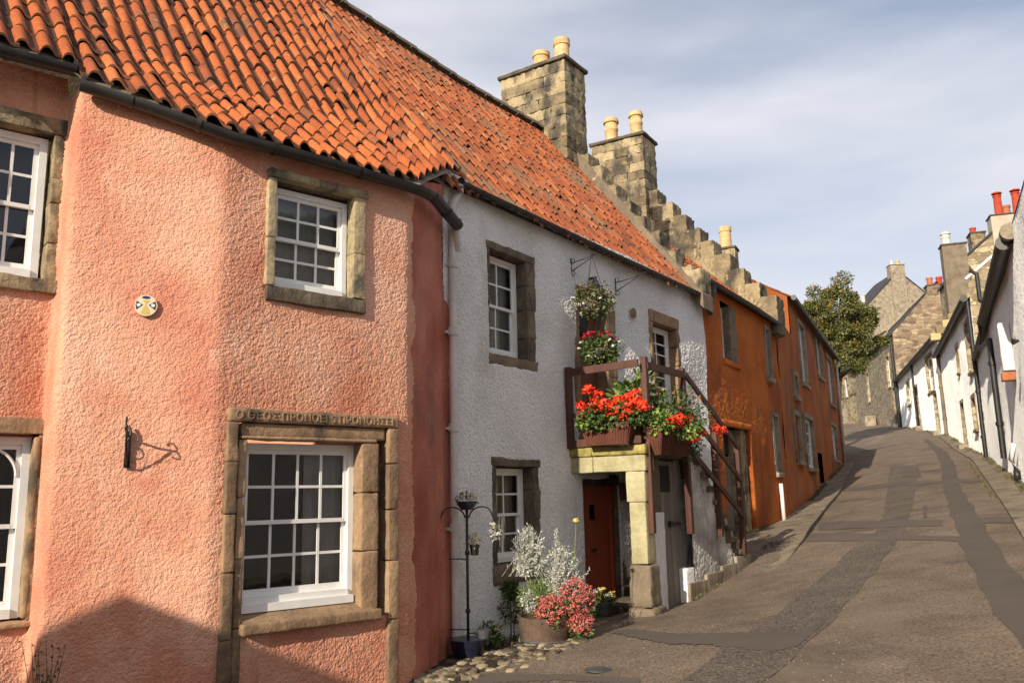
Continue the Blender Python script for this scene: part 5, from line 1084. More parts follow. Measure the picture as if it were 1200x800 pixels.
a = gx(1010, 350); chimney(GH, WG, gx(1010, 355)[0], gx(1023, 355)[0], -3, -2, 16, gx(1017, 351)[1], 'stone', [(gx(1013, 350)[0], -2.5, .9, .28, 'cream_pipe', 'plain'), (gx(1020, 350)[0], -2.5, .9, .28, 'cream_pipe', 'plain')], course=20, rough=.0, single=True)
# house across the lane behind the viewer's left shoulder: its gable shadows the foot of the pink wall
ap = WB.hit(160, 712); PA = np.array([*WB.pt(ap[0]), ap[1]]); dist = 9.5
SY = radians(SUN_YAW); back = np.array([sin(SY), cos(SY)]); gb = PA[:2]+back*dist; zap = PA[2]+dist*tan(radians(SUN_EL)); print('apex', gb, zap)
WH = Wall(gb, 70, -1)
bh = root('house', 'slate-roofed stone house across the lane whose gable throws its shadow on the pink wall', 'house', WH.w(0, 0, -.3))
mb = MB(); hw = 4.2; sp_ = .44; ez = zap-hw*sp_
for n in (0, -7.): mb.add([WH.w(-hw, n, -1), WH.w(hw, n, -1), WH.w(hw, n, ez), WH.w(0, n, zap), WH.w(-hw, n, ez)], [(0, 1, 2, 3, 4)])
for u in (-hw, hw): mb.quad(WH.w(u, 0, -1), WH.w(u, -7, -1), WH.w(u, -7, ez), WH.w(u, 0, ez))
mb.build('wall', 'rubble_grey', bh)
for s_ in (-1, 1):
    mb = MB(); P = [WH.w(s_*(hw+.2), .1, ez-.2*sp_), WH.w(0, .1, zap), WH.w(0, -7.1, zap), WH.w(s_*(hw+.2), -7.1, ez-.2*sp_)]; mb.add(P+[(x, y, z+.05) for x, y, z in P], [(0, 1, 2, 3), (4, 5, 6, 7), (0, 1, 5, 4), (2, 3, 7, 6), (1, 2, 6, 5), (0, 3, 7, 4)]); mb.build('roof', 'slate', bh)
# ------------------------------------------------------------ plants
def leaf(mb, p, d, n_, L_, w_, r, fold=.15):
    p = np.array(p); d = d/np.linalg.norm(d); s = np.cross(d, n_); s = s/max(1e-6, np.linalg.norm(s)); up = np.cross(s, d)
    V = [p, p+d*L_*.5+s*w_*.5+up*fold*w_, p+d*L_, p+d*L_*.5-s*w_*.5+up*fold*w_, p+d*L_*.55]
    mb.add(V, [(0, 1, 4), (1, 2, 4), (2, 3, 4), (3, 0, 4)], r)
def foliage(mb, c, rad, n, size, rg, inner=.45, droop=.0, aspect=.6, flat=.5, lump=.0, keep=None):
    c = np.array(c); rad = np.array(rad)
    for _ in range(n):
        v = rg.normal(0, 1, 3); v /= np.linalg.norm(v); k = inner+(1-inner)*rg.random()**.6
        if lump: k *= 1+lump*float(vnoise(np.array([v*2.2+c]), 1.)[0])
        p = c+v*rad*k
        if keep is not None and not keep(p): continue
        d = v+rg.normal(0, .55, 3); d[2] -= droop; n_ = v*(1-flat)+np.array([0, 0, 1])*flat+rg.normal(0, .35, 3)
        s_ = size*rg.uniform(.6, 1.3); leaf(mb, p, d, n_, s_, s_*aspect, float(rg.random()))
def umbel(mb, c, R_, n, pet, rg, up=.2):
    """a rounded flower head of many small petals"""
    c = np.array(c)
    for _ in range(n):
        v = rg.normal(0, 1, 3); v /= np.linalg.norm(v)
        if v[2] < -.5: v[2] *= -1
        p = c+v*R_*rg.uniform(.75, 1.05); d = np.cross(v, rg.normal(0, 1, 3)); leaf(mb, p-d/np.linalg.norm(d)*pet*.5, d+v*.4, v, pet, pet*.85, float(rg.random()), fold=-.1)
def stems(mb, base, tips, r_=.004):
    for t in tips: b = np.array(base); t = np.array(t); m = (b+t)/2+np.array([0, 0, .15*np.linalg.norm(t-b)]); mb.tube([tuple(b), tuple(m), tuple(t)], [r_, r_*.8, r_*.6], 4, cap=False)
rg = np.random.default_rng(5)
def trough(label, W_, u0, u1, n0, n1, z0, z1, group='brown planters on the landing rails', front_side=1):
    mb = MB(); t = .10*(z1-z0)/.2; P = W_.A([(u0+t*.6, n0+t*.5, z0), (u1-t*.6, n0+t*.5, z0), (u1-t*.6, n1-t*.5, z0), (u0+t*.6, n1-t*.5, z0), (u0, n0, z1), (u1, n0, z1), (u1, n1, z1), (u0, n1, z1)])
    mb.add(P, [(0, 3, 2, 1), (0, 1, 5, 4), (1, 2, 6, 5), (2, 3, 7, 6), (3, 0, 4, 7)])
    c0 = (np.array(P[0])+P[1]+P[2]+P[3])/4
    # vertical ribs on the sides and a rolled rim
    for (a, b, c, d) in ((0, 1, 5, 4), (1, 2, 6, 5), (2, 3, 7, 6), (3, 0, 4, 7)):
        L_ = np.linalg.norm(P[b]-P[a]); nr = max(2, int(L_/.035))
        out = np.cross(P[b]-P[a], P[d]-P[a]); out /= np.linalg.norm(out)
        if np.dot(out, (P[a]+P[b])/2-c0) < 0: out = -out
        for k in range(nr):
            f = (k+.5)/nr; lo = P[a]+(P[b]-P[a])*f; hi = P[d]+(P[c]-P[d])*f; mb.bar(tuple(lo+out*.003), tuple(hi+out*.003), .016, .012, up=tuple(out))
    for a, b in ((4, 5), (5, 6), (6, 7), (7, 4)): mb.bar(tuple(P[a]), tuple(P[b]), .03, .022)
    o = mb.build('planter', 'pot_brown', None, label=label, cat='planter', group=group)
    s_ = MB(); Q = W_.A([(u0+.02, n0+.02, z1-.03), (u1-.02, n0+.02, z1-.03), (u1-.02, n1-.02, z1-.03), (u0+.02, n1-.02, z1-.03)]); s_.add(Q, [(0, 1, 2, 3)]); s_.build('soil', 'soil', o)
    return o
def plant(name, label, cat, loc, group=None): return root(name, label, cat, tuple(float(q) for q in loc), group)
# box hung on the end rail: red geraniums
bz0, bz1 = WE.z(704, 521, .25), WE.z(704, 497, .25); bu0, bu1 = WE.u(680, 505, .25), WE.u(729, 505, .25)
trough('brown ribbed planter hung on the end rail above the red door', WE, bu0, bu1+.12, .08, .28, bz0, bz1)
pt_ = plant('geranium', 'bushy geranium with many scarlet flower heads in the end-rail planter', 'plant', WE.w((bu0+bu1)/2, .18, bz1), 'scarlet geraniums on the landing')
mb = MB(); foliage(mb, WE.w((bu0+bu1)/2+.12, .18, bz1+.10), (.44, .22, .18), 900, .055, rg, .3, .3, .95); foliage(mb, WE.w(bu0+.12, .22, bz1+.05), (.18, .16, .12), 250, .05, rg, .2, .6, .95); foliage(mb, WE.w(bu1+.1, .22, bz1+.08), (.26, .16, .16), 300, .05, rg, .2, .6, .95); mb.build('foliage', 'leaf', pt_)
mb = MB(); foliage(mb, WE.w((bu0+bu1)/2, .26, bz1+.02), (.33, .12, .10), 260, .05, rg, .3, .5, .95); mb.build('foliage', 'leaf_light', pt_)
heads = [(690, 458), (701, 463), (681, 476), (690, 482), (703, 478), (715, 477), (724, 470), (735, 466), (745, 470), (752, 475), (716, 484), (727, 481), (738, 481), (708, 473), (745, 463), (731, 488), (684, 486), (697, 473), (740, 474), (754, 478)]
st = MB()
for k, (px, py) in enumerate(heads):
    nn = .24+.10*rg.random(); u, z = WE.hit(px, py, nn); c = WE.w(u, nn, z); mb = MB(); umbel(mb, c, .060+.018*rg.random(), 85, .042, rg); mb.build('flower_head', 'red_petal', pt_); stems(st, WE.w(u*.7+.15, .2, bz1+.05), [c])
st.build('stem', 'leaf_light', pt_)
# trough on the outer rail
cu0 = WF.u(771, 520, .28); cz0, cz1 = WF.z(782, 531, .28), WF.z(782, 506, .28)
trough('brown ribbed planter slung on the outer rail, seen end-on beside the post', WF, cu0, cu0+1.1, .10, .34, cz0-.02, cz1+.05)
pt_ = plant('geranium', 'geranium with three large scarlet heads trailing over the outer-rail planter', 'plant', WF.w(cu0+.5, .2, cz1), 'scarlet geraniums on the landing')
mb = MB(); foliage(mb, WF.w(cu0+.12, .25, cz1+.12), (.20, .18, .17), 420, .055, rg, .3, .4, .95); foliage(mb, WF.w(cu0+.5, .32, cz1+.04), (.4, .14, .14), 320, .05, rg, .3, .6, .95); mb.build('foliage', 'leaf_light', pt_)
st = MB()
for (px, py) in ((787, 493), (797, 490), (803, 495), (794, 498), (809, 491), (815, 513), (822, 508), (810, 515), (839, 503), (846, 506)):
    nn = .36+.06*rg.random(); u, z = WF.hit(px, py, nn); c = WF.w(u, nn, z); mb = MB(); umbel(mb, c, .058+.018*rg.random(), 80, .040, rg); mb.build('flower_head', 'red_petal', pt_); stems(st, WF.w(cu0+.4, .2, cz1+.05), [c])
st.build('stem', 'leaf_light', pt_)
pt_ = plant('trailing_plant', 'dark leafy plant with small pinkish flowers behind the outer-rail geranium', 'plant', WF.w(cu0+.75, .15, cz1))
mb = MB(); foliage(mb, WF.w(cu0+.62, .18, cz1+.28), (.52, .26, .32), 1500, .05, rg, .2, .1, .6, lump=.3); foliage(mb, WF.w(cu0+1.1, .22, cz1+.0), (.26, .22, .36), 700, .05, rg, .2, .3, .6); mb.build('foliage', 'leaf', pt_)
for _ in range(34):
    v = rg.normal(0, 1, 3); v /= np.linalg.norm(v); v[2] = abs(v[2]); c = np.array(WF.w(cu0+.6, .18, cz1+.28))+v*np.array([.5, .28, .36]); mb = MB(); umbel(mb, c, .016, 9, .022, rg); mb.build('flower_head', 'pink_petal', pt_)
pt_ = plant('potted_plant', 'dark foliage with pale pink flowers just right of the tall corner post', 'plant', WF.w(P1u+.35, -.25, LZ))
mb = MB(); foliage(mb, WF.w(P1u+.40, -.12, LZ+.35), (.32, .22, .28), 700, .05, rg, .2, .2, .6, lump=.2); mb.build('foliage', 'leaf', pt_)
for _ in range(20):
    v = rg.normal(0, 1, 3); v /= np.linalg.norm(v); v[2] = abs(v[2]); c = np.array(WF.w(P1u+.40, -.12, LZ+.35))+v*np.array([.3, .22, .28]); mb = MB(); umbel(mb, c, .02, 12, .025, rg); mb.build('flower_head', 'pink_petal', pt_)
mb = MB(); mb.lathe(WF.w(P1u+.40, -.12, LZ), [(.11, 0), (.15, .2), (.16, .22), (.14, .22)], 18); mb.build('pot', 'terracotta', pt_, smooth=True, angle=40)
pt_ = plant('potted_plant', 'pale green broad-leaved plant standing on the landing behind the geraniums', 'plant', WE.w(.8, -.5, LZ))
mb = MB(); mb.lathe(WE.w(.8, -.5, LZ), [(.12, 0), (.16, .28), (.17, .3), (.15, .3)], 18); mb.build('pot', 'terracotta', pt_, smooth=True, angle=40)
mb = MB(); foliage(mb, WE.w(.8, -.42, LZ+.66), (.34, .30, .22), 230, .13, rg, .3, .1, .42); foliage(mb, WE.w(.95, -.55, LZ+.85), (.16, .2, .24), 100, .12, rg, .3, .0, .4); foliage(mb, WF.w(P1u+.3, -.3, LZ+.68), (.18, .2, .22), 130, .11, rg, .3, .1, .45); mb.build('foliage', 'leaf_light', pt_)
mb = MB(); mb.tube([WE.w(.8, -.5, LZ+.25), WE.w(.8, -.45, LZ+.7)], .012, 6); mb.build('stem', 'leaf_light', pt_)
# hanging baskets
def basket(label, px, py, R_, flowers, mat_l, top):
    nn = .42; u, z = WW.hit(px, py, nn); c = np.array(WW.w(u, nn, z)); o = plant('hanging_basket', label, 'hanging basket', (c[0], c[1], c[2]-R_), 'hanging baskets by the upper door')
    mb = MB(); mb.lathe(tuple(c-np.array([0, 0, R_*.85])), [(.02, 0), (R_*.5, R_*.08), (R_*.72, R_*.4), (R_*.8, R_*.75), (R_*.76, R_*.75)], 18); mb.build('basket', 'dark_stone', o, smooth=True)
    mb = MB()
    for k in range(3): t = 2*pi*k/3; mb.tube([tuple(c+np.array([R_*.75*cos(t), R_*.75*sin(t), -R_*.1])), (c[0], c[1], top)], .004, 4)
    mb.build('chain', 'black_iron', o)
    mb = MB(); foliage(mb, c, (R_*1.15, R_*1.05, R_*.92), 1100, .045, rg, .35, .35, .65, lump=.25); mb.build('foliage', mat_l, o)
    mb = MB(); foliage(mb, c-np.array([0, 0, R_*.3]), (R_*1.1, R_*1.05, R_*.85), 550, .04, rg, .5, .5, .7, lump=.25); mb.build('foliage', 'leaf', o)
    for (mm, n, a, b, sz) in flowers:
        for _ in range(n):
            v = rg.normal(0, 1, 3); v /= np.linalg.norm(v); v[2] = rg.uniform(a, b); v[:2] *= sqrt(max(.05, 1-v[2]**2))/max(1e-3, np.linalg.norm(v[:2]))
            q = c+v*np.array([R_*1.2, R_*1.1, R_*.98]); mb = MB(); umbel(mb, q, sz, 14, sz*1.1, rg); mb.build('flower_head', mm, o)
basket('hanging basket of olive foliage with small white flowers below, upper of the two', 695, 351, .25, [('white_petal', 26, -.8, .1, .020)], 'leaf_olive', 5.07)
basket('hanging basket with crimson flowers on top and a few white ones, lower of the two', 703, 408, .245, [('crimson_petal', 18, .55, .95, .028), ('white_petal', 12, -.6, .4, .020)], 'leaf', 4.45)
# ------------------------------------------------------------ half-barrel with autumn flowers
bc = gh(640, 752); bz = float(gz(*bc)); mb = MB()
prof = [(.25, 0), (.262, .05), (.285, .15), (.30, .24), (.30, .31), (.28, .315), (.27, .27)]
mb.lathe((bc[0], bc[1], bz-.03), prof, 24); mb.lathe((bc[0], bc[1], bz-.03+.06), [(.268, 0), (.274, .045)], 24)
br = mb.build('planter', 'barrel', None, label='weathered half-barrel planter at the wall foot left of the red door', cat='planter', smooth=True, angle=40)
mb = MB(); mb.lathe((bc[0], bc[1], bz+.2), [(.001, 0), (.26, .01), (.26, .03), (.001, .05)], 20); mb.build('soil', 'soil', br)
mb = MB(); mb.tube([(bc[0]+.278*cos(t), bc[1]+.278*sin(t), bz+.035) for t in np.linspace(0, 2*pi, 30)], .012, 6, cap=False); mb.build('hoop', 'grey_iron', br)
BW = Wall(bc, 90, 1)    # picture-parallel frame through the barrel: u to the right
def at(px, py, n=0.): u, z = BW.hit(px, py, n); return np.array(BW.w(u, n, z))
for k, (px, py, rr_, lab) in enumerate(((646, 716, .185, 'large round clump of coral pink flowers hanging over the front of the barrel'), (676, 699, .20, 'upper clump of coral pink flowers over the barrel, nearest the red door'), (680, 729, .135, 'small low clump of coral pink flowers right of the barrel'))):
    o = plant('stonecrop', lab, 'plant', at(px, py, .12), 'coral pink flower clumps'); c = at(px, py, .16); mb = MB(); foliage(mb, c-np.array([0, 0, .05]), (rr_*.9,)*3, 260, .05, rg, .3, .2, .6); mb.build('foliage', 'leaf', o)
    mb = MB()
    for q in range(150):
        v = rg.normal(0, 1, 3); v /= np.linalg.norm(v); v[1] = -abs(v[1]) if rg.random() < .7 else v[1]; umbel(mb, c+v*rr_*rg.uniform(.80, 1.02), .022, 16, .017, rg)
    mb.build('flower_head', 'pink_petal', o)
o = plant('senecio', 'tall silvery white-leaved plant rising from the barrel', 'plant', at(655, 700, .0)); mb = MB()
for (px, py, n_, sp_) in ((655, 690, 900, 1), (618, 667, 0, 0),):
    for q in range(130):
        tx = px+2+rg.normal(0, 10); ty = py-rg.uniform(12, 56)*(1-.35*abs(tx-px)/26); a = at(px+rg.normal(0, 8), py+8, rg.uniform(-.1, .15)); b = at(tx, ty, rg.uniform(-.18, .18)); m_ = (a+b)/2+rg.normal(0, .02, 3)
        mb.tube([tuple(a), tuple(m_), tuple(b)], [.002, .002, .0015], 4, cap=False, r=.4)
        for f in np.linspace(.15, 1, 20):
            p = (a*(1-f)**2+2*m_*f*(1-f)+b*f*f); d = rg.normal(0, .7, 3)+(b-a)/np.linalg.norm(b-a)*.9; leaf(mb, p, d, rg.normal(0, 1, 3), .045, .014, float(rg.random()))
mb.build('foliage', 'leaf_silver', o)
for (px, py, r_, lab) in ((617, 665, .075, 'small round silver-white clump at the upper left of the barrel'), (620, 704, .085, 'low silver-white clump hanging at the left rim of the barrel')):
    o2_ = plant('senecio', lab, 'plant', at(px, py)); mb = MB(); foliage(mb, at(px, py, .08), (r_, r_, r_*1.3), 500, .035, rg, .2, .1, .5); mb.build('foliage', 'leaf_silver', o2_)
    mb = MB(); stems(mb, at(632, 728), [at(px, py+6, .08)]*1, .008); mb.build('stem', 'leaf_light', o2_)
o = plant('herb', 'mid green stems and leaves between the silver plant and the barrel rim', 'plant', at(640, 725)); mb = MB()
foliage(mb, at(634, 700, .02), (.26, .16, .22), 900, .06, rg, .1, -.5, .22); foliage(mb, at(650, 715, .05), (.22, .16, .14), 400, .05, rg, .2, .0, .5); mb.build('foliage', 'leaf_light', o)
o = plant('yarrow', 'thin stalk with a single yellow flower head above the silver plant', 'plant', at(672, 690)); mb = MB(); mb.tube([tuple(at(668, 700)), tuple(at(673, 660)), tuple(at(675, 614))], .005, 5); mb.build('stem', 'leaf_light', o); mb = MB(); umbel(mb, at(675, 610), .028, 60, .02, rg); mb.build('flower_head', 'yellow_petal', o)
mb = MB(); mb.tube([tuple(at(648, 690)), tuple(at(650, 655)), tuple(at(653, 618))], [.006, .005, .003], 5); foliage(mb, at(652, 632), (.02, .02, .12), 60, .03, rg, .1, -.3, .4); mb.build('stem', 'leaf_silver', o)
c = gh(707, 722); cz = float(gz(*c)); mb = MB(); mb.lathe((c[0], c[1], cz), [(.10, 0), (.135, .16), (.145, .18), (.12, .18)], 18); pr = mb.build('flower_pot', 'grey_iron', None, label='small dark pot of cream flowers on the step before the red door', cat='flower pot', smooth=True, angle=40)
mb = MB(); foliage(mb, (c[0], c[1], cz+.22), (.15, .15, .10), 160, .05, rg, .2, .1, .6); mb.build('foliage', 'leaf', pr)
for _ in range(26):
    v = rg.normal(0, 1, 3); v /= np.linalg.norm(v); v[2] = abs(v[2]); mb = MB(); umbel(mb, np.array([c[0], c[1], cz+.24])+v*np.array([.17, .17, .11]), .022, 16, .026, rg); mb.build('flower_head', 'yellow_petal' if rg.random() < .5 else 'white_petal', pr)
# weeds along the foot of the white wall
for (px, py, r_, h_, lab, mm) in ((575, 752, .16, .16, 'dark green clump at the foot of the white wall beside the plant stand', 'leaf'), (602, 712, .16, .2, 'leafy clump against the white wall under the lower window', 'leaf_olive'), (598, 690, .10, .10, 'small green tuft below the lower window sill', 'leaf'), (694, 742, .12, .06, 'low dark weeds on the step right of the barrel', 'leaf')):
    g_ = WW.pt(WW.u(px, py, .2), .2); zz = float(gz(*g_)); o = plant('weed', lab, 'plant', (*g_, zz)); z_ = max(zz+h_*.7, WW.z(px, py, .2)); mb = MB(); foliage(mb, (*g_, z_), (r_, r_*.8, h_), 380, .05, rg, .1, -.2, .5); mb.tube([(*g_, zz-.02), (*g_, z_)], .008, 5); mb.build('foliage', mm, o)
o = plant('daisy', 'thin plant with a pale yellow flower in front of the white wall', 'plant', at(580, 765)); mb = MB(); mb.tube([tuple(at(578, 768)), tuple(at(579, 745))], .005, 5); foliage(mb, at(580, 752), (.05, .05, .12), 60, .05, rg, .1, 0, .4); mb.build('stem', 'leaf_light', o); mb = MB(); umbel(mb, at(581, 738), .03, 40, .03, rg); mb.build('flower_head', 'yellow_petal', o); mb = MB(); umbel(mb, at(579, 752), .03, 40, .03, rg); mb.build('flower_head', 'yellow_petal', o)
# bottom-left bush
c0 = WA.pt(-.6, .75); zc = WA.z(12, 795, .75); o = plant('shrub', 'dark green shrub at the foot of the pink wall in the lower left corner', 'plant', (*c0, 0)); mb = MB(); foliage(mb, (*WA.pt(-.9, .7), zc-.28), (.55, .4, .33), 1500, .05, rg, .15, .0, .55, lump=.25); mb.tube([(*WA.pt(-.9, .7), -.2), (*WA.pt(-.9, .7), zc-.2)], .02, 6); mb.build('foliage', 'leaf', o)
o = plant('shrub', 'sparse reddish twig bush at the corner of the pink wall', 'plant', (*WB.pt(-1.12, .15), 0)); mb = MB(); b_ = np.array(WB.w(-1.12, .15, .05))
for _ in range(16):
    t = b_+np.array([rg.normal(0, .10), rg.normal(0, .06), rg.uniform(.35, .75)]); mb.tube([tuple(b_), tuple((b_+t)/2+rg.normal(0, .02, 3)), tuple(t)], [.005, .004, .002], 4)
    for f in np.linspace(.4, 1, 6): leaf(mb, b_*(1-f)+t*f, rg.normal(0, 1, 3), rg.normal(0, 1, 3), .035, .02, .3)
mb.build('twigs', 'leaf_olive', o)
# ------------------------------------------------------------ iron plant stand
u_, zt_ = WW.hit(547, 600, .30); sb = np.array(WW.w(u_, .30, 0)); sz = float(gz(sb[0], sb[1])); zt_ = WW.z(547, 597, .30)
o = root('plant_stand', 'black iron plant stand with two curved hooks beside the cream downpipe', 'plant stand', (sb[0], sb[1], sz))
SWl = Wall(sb, 90-8, 1)   # hooks spread roughly parallel to the picture
def sw(u, z, n=0.): return SWl.w(u, n, z)
mb = MB(); mb.tube([sw(.0, sz+.12), sw(0, zt_)], .015, 8)
for z in (.45, 1.05): mb.tube([sw(0, sz+z), sw(0, sz+z+.04)], .026, 8)
mb.build('pole', 'black_iron', o, smooth=True)
for s_ in (-1, 1):
    mb = MB(); mb.tube([sw(s_*(.02+.27*(1-cos(t))/2*1.05), zt_-.1+.13*sin(t)-(0 if t < 2.2 else (t-2.2)*.12)) for t in np.linspace(.1, 3.0, 16)], .009, 6); mb.build('hook', 'black_iron', o, smooth=True)
for (z, s_) in ((zt_-.52, -1), (zt_-1.28, 1), (sz+.28, -1)):
    mb = MB(); mb.tube([sw(0, z), sw(s_*.17, z+.01)], .007, 6); mb.tube([sw(s_*.17+.03*cos(t), z+.01, .03*sin(t)) for t in np.linspace(0, 6.28, 12)], .005, 5); mb.build('arm', 'black_iron', o)
mb = MB(); mb.lathe(sw(0, zt_), [(.06, 0), (.10, .05), (.115, .09), (.10, .09)], 16); pr = mb.build('flower_pot', 'blue_glaze', None, label='small blue bowl on top of the iron plant stand', cat='flower pot', smooth=True, angle=40, group='pots on the plant stand')
mb = MB(); foliage(mb, sw(0, zt_+.11), (.13, .11, .07), 260, .035, rg, .2, -.2, .4); mb.build('foliage', 'leaf_olive', pr)
mb = MB(); c = sw(.17, zt_-1.30-.09); mb.lathe(c, [(.05, 0), (.07, .12), (.075, .14), (.06, .14)], 14); pr = mb.build('flower_pot', 'grey_iron', None, label='small dark empty pot low on the right arm of the plant stand', cat='flower pot', smooth=True, angle=40, group='pots on the plant stand')
mb = MB(); c = sw(.08, zt_-.48); mb.lathe(c, [(.04, 0), (.055, .1), (.06, .11), (.05, .11)], 14); pr = mb.build('flower_pot', 'black_iron', None, label='little black pot with yellowing sprigs in the middle of the plant stand', cat='flower pot', smooth=True, angle=40, group='pots on the plant stand')
mb = MB(); foliage(mb, np.array(c)+np.array([0, 0, .15]), (.09, .07, .09), 60, .045, rg, .1, 0, .4); mb.build('foliage', 'leaf_olive', pr)
mb = MB(); c = np.array(sw(.31, zt_-.26)); foliage(mb, c+np.array([0, 0, .03]), (.05, .05, .08), 90, .05, rg, .2, .2, .7); pr = mb.build('dried_flowers', 'leaf_silver', None, label='bunch of pale dried flowers on the right hook of the plant stand', cat='dried flowers'); 
mb = MB(); mb.tube([tuple(c), tuple(c+np.array([0, 0, .16]))], .003, 4); mb.build('string', 'black_iron', pr)
mb = MB(); c = (sb[0], sb[1], sz-.02); mb.lathe(c, [(.12, 0), (.17, .10), (.19, .19), (.20, .21), (.17, .21)], 20); pr = mb.build('flower_pot', 'blue_glaze', None, label='wide dark blue glazed pot at the foot of the plant stand', cat='flower pot', smooth=True, angle=40)
mb = MB(); mb.lathe((c[0], c[1], c[2]+.16), [(.001, 0), (.17, .01), (.17, .02), (.001, .03)], 18); mb.build('soil', 'soil', pr)
# ------------------------------------------------------------ rough stones at the wall foot
mb = MB(); FW = Wall((0, 0), 0, 1)
band_a = resample([gh(p, q) for p, q in ((492, 797), (540, 768), (590, 762), (640, 750), (690, 745))], 40); band_b = resample([gh(p, q) for p, q in ((520, 812), (560, 792), (610, 785), (650, 768), (700, 745))], 40)
rg2 = np.random.default_rng(3)
for k in range(300):
    f = rg2.random(); g_ = rg2.random(); i = int(f*38); p = band_a[i]*(1-g_)+band_b[i]*g_+rg2.normal(0, .02, 2); s_ = rg2.uniform(.03, .10)*(1.1-.5*g_)
    z = float(gz(*p)); a = rg2.uniform(0, pi); Wp = Wall(p, degrees(a), 1); mb.block(Wp, -s_, s_, -s_*.75, s_*.75, z-.06, z+rg2.uniform(.005, .035), sub=.03, rad=s_*.35, rough=.016, f=14, r=float(rg2.random()))
mb.build('cobbles', 'cobble', None, kind='structure', smooth=True)
mb = MB(); A = [a+(WW.n*-.5) for a in band_a]; P = []
for a, b in zip(A, band_b): 
    for f in (0, .33, .66, 1): q = a*(1-f)+b*f; P.append((q[0], q[1], float(gz(*q))+.022-.025*f*f))
mb.add(P, [(k*4+j, k*4+j+1, (k+1)*4+j+1, (k+1)*4+j) for k in range(39) for j in range(3)]); mb.build('soil_bed', 'soil', None, kind='structure')
mb = MB()
for (u, n) in ((2.95, .28), (3.35, .32), (3.8, .3)):
    z = float(gz(*WW.pt(u, n))); mb.block(WW, u-.2, u+.2, n-.25, n+.12, z-.1, z+.10, sub=.08, rad=.04, rough=.02, f=6, r=.3)
mb.build('doorstep', 'dark_stone', fs, smooth=True)
# ------------------------------------------------------------ tree beyond the orange houses
tb = ray(966, 480)[:2]; tb = tb/tb[1]*46.; tz = 3.4; K = 46/1000.
o = root('tree', 'bushy green tree tinged with orange berries behind the far orange house', 'tree', (float(tb[0]), 46., tz))
TW = Wall(tb, 90, 1)
def tp(px, py, n=0.): u, z = TW.hit(px, py, n); return np.array(TW.w(u, n, z))
mb = MB(); base = np.array([tb[0], 46., tz-.5]); top = tp(985, 400)
mb.tube([tuple(base), tuple((base+top)/2+np.array([.1, 0, 0])), tuple(top)], [.28, .22, .12], 10)
mb.build('trunk', 'bark', o, smooth=True)
lim = [(955, 375), (970, 350), (985, 340), (1005, 360), (1020, 385), (1012, 410), (955, 405), (990, 372), (975, 395), (1000, 395), (985, 425), (965, 425), (1005, 425)]
mb = MB()
for (px, py) in lim:
    e = tp(px, py, rg.uniform(-1., 1.)); s_ = base+(top-base)*rg.uniform(.55, .95); mb.tube([tuple(s_), tuple((s_+e)/2+rg.normal(0, .12, 3)), tuple(e)], [.09, .06, .03], 6)
mb.build('limbs', 'bark', o, smooth=True)
mb = MB(); mo = MB()
cl_ = [(px-4, py-4, 17) for px, py in lim]+[(1024, 398, 10), (945, 362, 10), (942, 385, 9), (1018, 372, 10), (996, 348, 10), (968, 342, 8), (978, 412, 17), (1000, 412, 15), (945, 410, 12), (1010, 392, 16), (950, 358, 12), (962, 366, 13), (954, 382, 13), (941, 374, 10), (972, 382, 14), (985, 385, 18), (1008, 370, 14)]
for (px, py, R_) in cl_:
    for q in range(3):
        c = tp(px+rg.normal(0, 5), py+rg.normal(0, 5), rg.uniform(-1.3, 1.3)); rr_ = R_*K*rg.uniform(.5, .85)
        foliage(mb, c, (rr_, rr_, rr_*.8), 380, .15, rg, .15, .2, .5, lump=.4)
        if rg.random() < (.75 if py < 372 or px < 975 else .4): foliage(mo, c+np.array([0, -.1, .1]), (rr_*.8, rr_*.8, rr_*.7), 34, .12, rg, .6, .2, .7)
mb.build('crown', 'leaf_tree', o); mo.build('berries', 'leaf_orange', o)
mb = MB()
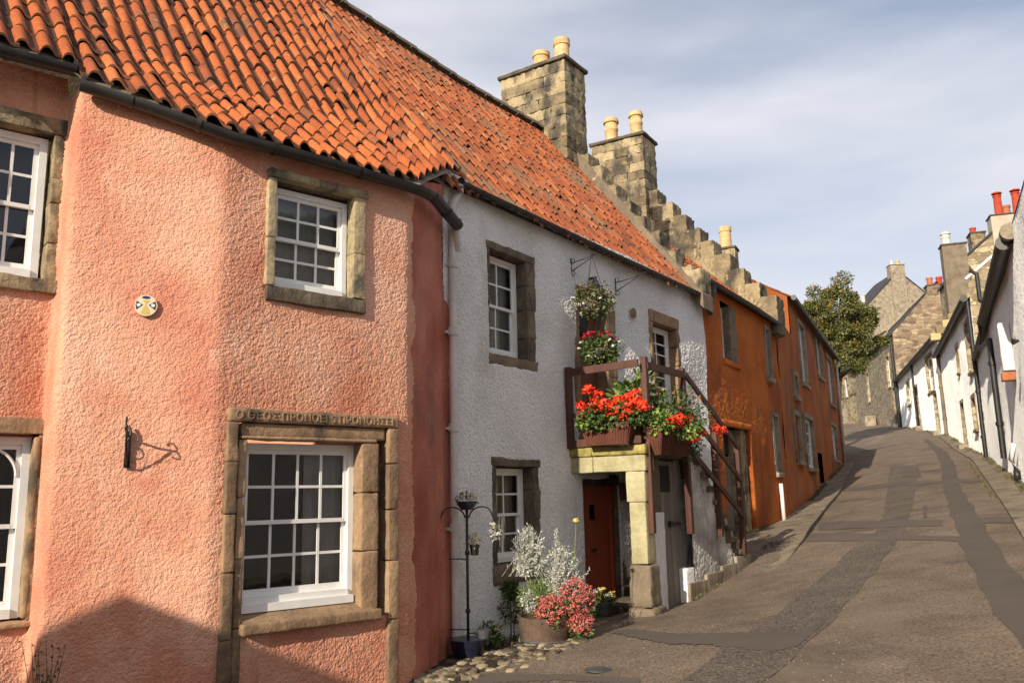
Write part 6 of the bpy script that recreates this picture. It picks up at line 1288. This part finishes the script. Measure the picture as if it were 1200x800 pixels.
for (px, py) in ((968, 336), (973, 326), (986, 330), (950, 345), (958, 346), (1015, 352), (1008, 348)):
    e = tp(px, py); s_ = tp(px*.6+985*.4, py+28); mb.tube([tuple(s_), tuple(e)], [.03, .008], 4)
mb.build('twigs', 'bark', o)

# weeds and grass tufts where the walls meet the ground
mb = MB()
def tufts(W_, u0, u1, n, off, hh, spread=.1, f=None):
    for _ in range(n):
        u = rg.uniform(u0, u1)
        if vnoise(np.array([[u*.9, W_.yaw, 0]]), 1.)[0] < -.1: continue
        p = W_.pt(u, off+abs(rg.normal(0, spread))); z = float(gz(*p))+(f or 0)
        for q in range(7):
            d = rg.normal(0, .5, 3); d[2] = rg.uniform(.4, 1.2); leaf(mb, (p[0], p[1], z), d, rg.normal(0, 1, 3), hh*rg.uniform(.5, 1.3), hh*.18, float(rg.random()))
tufts(WF, s1, s1+1.6, 40, -.1, .07); tufts(WF, pl0, s1, 60, .06, .05, .03); tufts(WW, .1, 2.7, 110, .12, .08, .25); tufts(WO1, .2, 3.5, 60, .05, .06, .04, .1); tufts(WO3, 0, 14, 160, .05, .09, .05, .1)
tufts(WR1, -16, 0, 260, .04, .09, .08, .08); tufts(WR1, -16, 0, 200, .62, .06, .05, .0); tufts(WR2, 0, 13, 200, .04, .10, .08, .08); tufts(WD, .1, LD, 40, .06, .06, .05); tufts(WR3, 0, 17, 160, .05, .12, .1)
mb.build('grass', 'leaf_olive', None, kind='stuff', label='thin weeds and grass tufts along the foot of the walls')
mb = MB(); gr_ = np.random.default_rng(8)
for _ in range(450):
    k = gr_.random(); px = gr_.uniform(470, 1000); py = gr_.uniform(700, 798)
    if py < 800-(px-470)*.16-20: continue
    p = gh(px, py); s_ = gr_.uniform(.004, .012); z = float(gz(*p))+float(gnoise([p[0]], [p[1]])[0]); V = [(p[0]+s_*x*gr_.uniform(.7, 1.2), p[1]+s_*y, z+s_*h) for x, y, h in ((-1, 0, 0), (0, -1, 0), (1, 0, 0), (0, 1, 0), (0, 0, .9))]
    mb.add(V, [(0, 1, 4), (1, 2, 4), (2, 3, 4), (3, 0, 4)], float(gr_.random()))
mb.build('grit', 'paving', None, kind='stuff', label='loose grit scattered on the tarmac')
